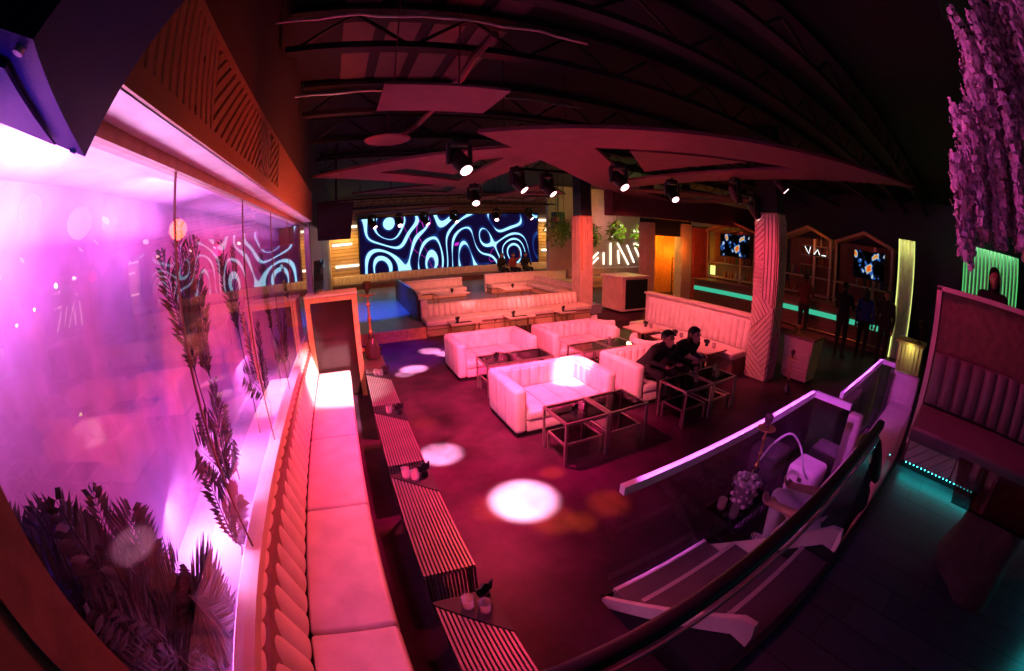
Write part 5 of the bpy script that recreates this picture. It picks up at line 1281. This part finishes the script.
# washes from the ceiling: deep red heads
def wash(loc, tgt, e, ang=125, col=(1, .035, .16), bl=.8): return spot(loc, tgt, e, col, ang, bl, .12)
wash((1.3, 3.8, 2.9), (1.2, 4.4, 0), 1350, 105, (1, .01, .16))
wash((.9, 2.6, 3.1), (2.4, 5.2, 0), 1150, 62, (1, .14, .165), .5)     # frontal pink on the sofas
wash((2.4, 5.05, 2.85), (2.4, 6.2, 0), 500, 110, (1, .06, .15))
wash((2.6, 3.4, 2.9), (4.0, 6.4, 0), 560, 70, (1, .1, .15), .6)
wash((4.6, 5.0, 2.9), (6.1, 5.4, .6), 420, 100, (1, .15, .16))
wash((3.6, 7.4, 2.9), (4.2, 9.8, .4), 560, 100, (1, .2, .15))
wash((4.2, 10.6, 2.6), (4.3, 13, .4), 420, 110, (1, .2, .17))
wash((5.6, 8.2, 2.9), (6.6, 10, 1.2), 260, 100, (1, .10, .07))
wash((6.4, 7.4, 2.9), (8.0, 10, .8), 120, 80, (1, .1, .08))
wash((4.3, 3.75, 2.85), (6.2, 3.6, 1.2), 150, 80, (1, .05, .12))
wash((1.6, 4.4, 3.0), (-.5, 3.6, .6), 560, 100, (1, .07, .06))
wash((1.0, 2.2, 2.95), (-.3, 1.2, .4), 110, 100, (1, .04, .12))
wash((.6, 4.6, 2.75), (-.56, 4.6, 3.0), 130, 150, (1, .08, .02))     # added spot without fixture, brightens the fascia
wash((.7, 2.6, 2.8), (-.56, 1.9, 3.0), 60, 62, (1, .05, .02))  # second added spot, for the near end of the fascia
wash((1.0, 4.9, 2.9), (-.2, 6.0, 1.0), 300, 55, (1, .16, .03), .5)  # added warm spot, orange on the cabinet
# tight white beams
for tgt, e, a, src in [((1.25, 2.72, 0), 20000, 13.5, (1.2, 3.55, 2.9)), ((.77, 3.83, 0), 14000, 11, (1.1, 3.6, 2.9)), ((1.04, 6.9, 0), 16000, 10, (2.2, 6.45, 2.8)), ((1.56, 7.93, 0), 16000, 9, (2.3, 6.5, 2.8)), ((1.8, 7.6, 0), 12000, 8, (2.35, 6.5, 2.8)),
                       ((.84, 6.7, 0), 7000, 7, (2.1, 6.4, 2.8)), ((2.8, 4.5, .42), 1500, 12, (2.7, 3.0, 2.85)), ((-.3, 5.2, .47), 2600, 28, (1.15, 3.6, 2.9)), ((3.0, 9.85, .62), 260, 8, (2.2, 6.4, 2.8)), ((4.4, 9.7, .55), 260, 10, (2.4, 5.1, 2.85))]:
    spot(src, tgt, e, WHITE, a, .7, .03)
for tgt, a in (((1.9, 2.3, 0), 9), ((1.55, 2.2, 0), 6), ((.95, 2.7, 0), 9), ((1.35, 2.35, 0), 9), ((1.7, 3.0, 0), 6), ((.75, 4.7, 0), 8)):
    spot((1.7, 3.4, 2.9), tgt, 1300, (1, .1, .005), a, .9, .03)
# blue pool on the raised floor, screen side warmth
spot((.6, 11.2, 2.9), (.6, 12.0, VZ), 800, (.02, .1, 1), 70, .5, .1)
spot((.9, 8.2, 2.9), (.9, 8.0, 0), 700, (.15, .03, 1), 50, .7, .1)
for x in (-.05, 10.3): spot((x, 17.4, 2.9), (x, 18.6, 1.6), 190, (1, .52, .1), 120, .8, .1)
spot((2.5, 17.2, 3.4), (2.5, 18.4, .5), 110, (1, .4, .1), 150, .8, .1)
spot((7.0, 17.2, 3.4), (7.0, 18.4, .5), 110, (1, .4, .1), 150, .8, .1)
# lounge, orange wall, bar
lamp('lounge_light', 'POINT', (11, 14.2, 2.9), 18, (1, .32, .34), size=.1)
lamp('plant_light', 'POINT', (9.8, 11.5, 2.75), 45, (.9, 1, .22), size=.08)
lamp('orange_fill', 'POINT', (11.3, 11.3, 2.2), 130, (1, .25, .008), size=.06)  # added orange points brightening the plank wall, pillar and curtain
lamp('orange_fill', 'POINT', (11.2, 9.95, 1.9), 22, (1, .17, .01), size=.06)
lamp('orange_fill', 'POINT', (12.7, 11.5, 1.7), 60, (1, .26, .01), size=.06)
lamp('bar_light', 'POINT', (12.2, 5.2, 2.55), 3, (1, .2, .03), size=.06)
lamp('bar_light', 'POINT', (12.2, 8.6, 2.6), 2, (1, .03, .05), size=.06)
lamp('bar_light', 'POINT', (12.1, 3.2, 2.6), 1.5, (1, .06, .1), size=.06)
# right side: added violet spot standing in for light box spill, wisteria, platform
spot((1.3, .75, 3.1), (3.2, 1.2, .9), 13, (.75, .08, .9), 80, .7, .1)
spot((1.9, 1.2, 3.4), (2.7, -.5, 3.2), 34, (.95, .13, .7), 90, .8, .1)
spot((3.5, .5, 3.3), (4.2, -.5, 1.6), 55, (.9, .03, .2), 100, .8, .1)
spot((1.4, -.6, 3.2), (2.0, -.8, PZ), 4, (.05, .12, 1), 120, .8, .1)
# added red up-lights without fixtures, on the hung panels and the deck
spot((3.4, 6.2, 2.5), (3.3, 6.0, 3.3), 10, (1, .01, .1), 165, .8, .1)
spot((1.0, 7.4, 2.5), (1.2, 7.0, 3.3), 12, (1, .01, .14), 165, .8, .1)
spot((2.8, 3.2, 2.5), (2.6, 3.4, 3.3), 7, (1, .01, .08), 150, .8, .1)
spot((1.7, 3.5, 3.5), (.4, 3.2, 4.4), 14, (1, .01, .02), 70, .7, .1)
spot((-.66, .2, 1.72), tuple(P0+e1*.12+e2*.1), 20, (.02, .05, 1), 40, .6, .05)  # added unseen blue spot on the underside of the near loudspeaker
for x, y, ln in ((2.5, 1.36, 2.3), (4.95, 1.11, 1.9)):
    o_ = lamp('added_rail_light', 'AREA', (x, y, 3.15), 2.2, (.75, .12, .95), None, ln, size_y=.02); o_.data.spread = math.radians(3)  # added narrow lamps without fixtures, brightening the guard handrails
spot((-.66, .2, 1.72), tuple(P0+e1*.12+e2*.1), 20, (.02, .05, 1), 40, .6, .05)  # same added blue spot again, doubling it
spot((1.2, .8, 3.0), (3.3, 1.37, 1.0), 330, (.85, .1, .95), 30, .8, .05)  # added violet spot to brighten the nearer guard handrail
spot((2.6, .7, 3.2), (5.2, 1.1, 1.0), 300, (.85, .1, .95), 28, .8, .05)  # added violet spot to brighten the farther guard handrail
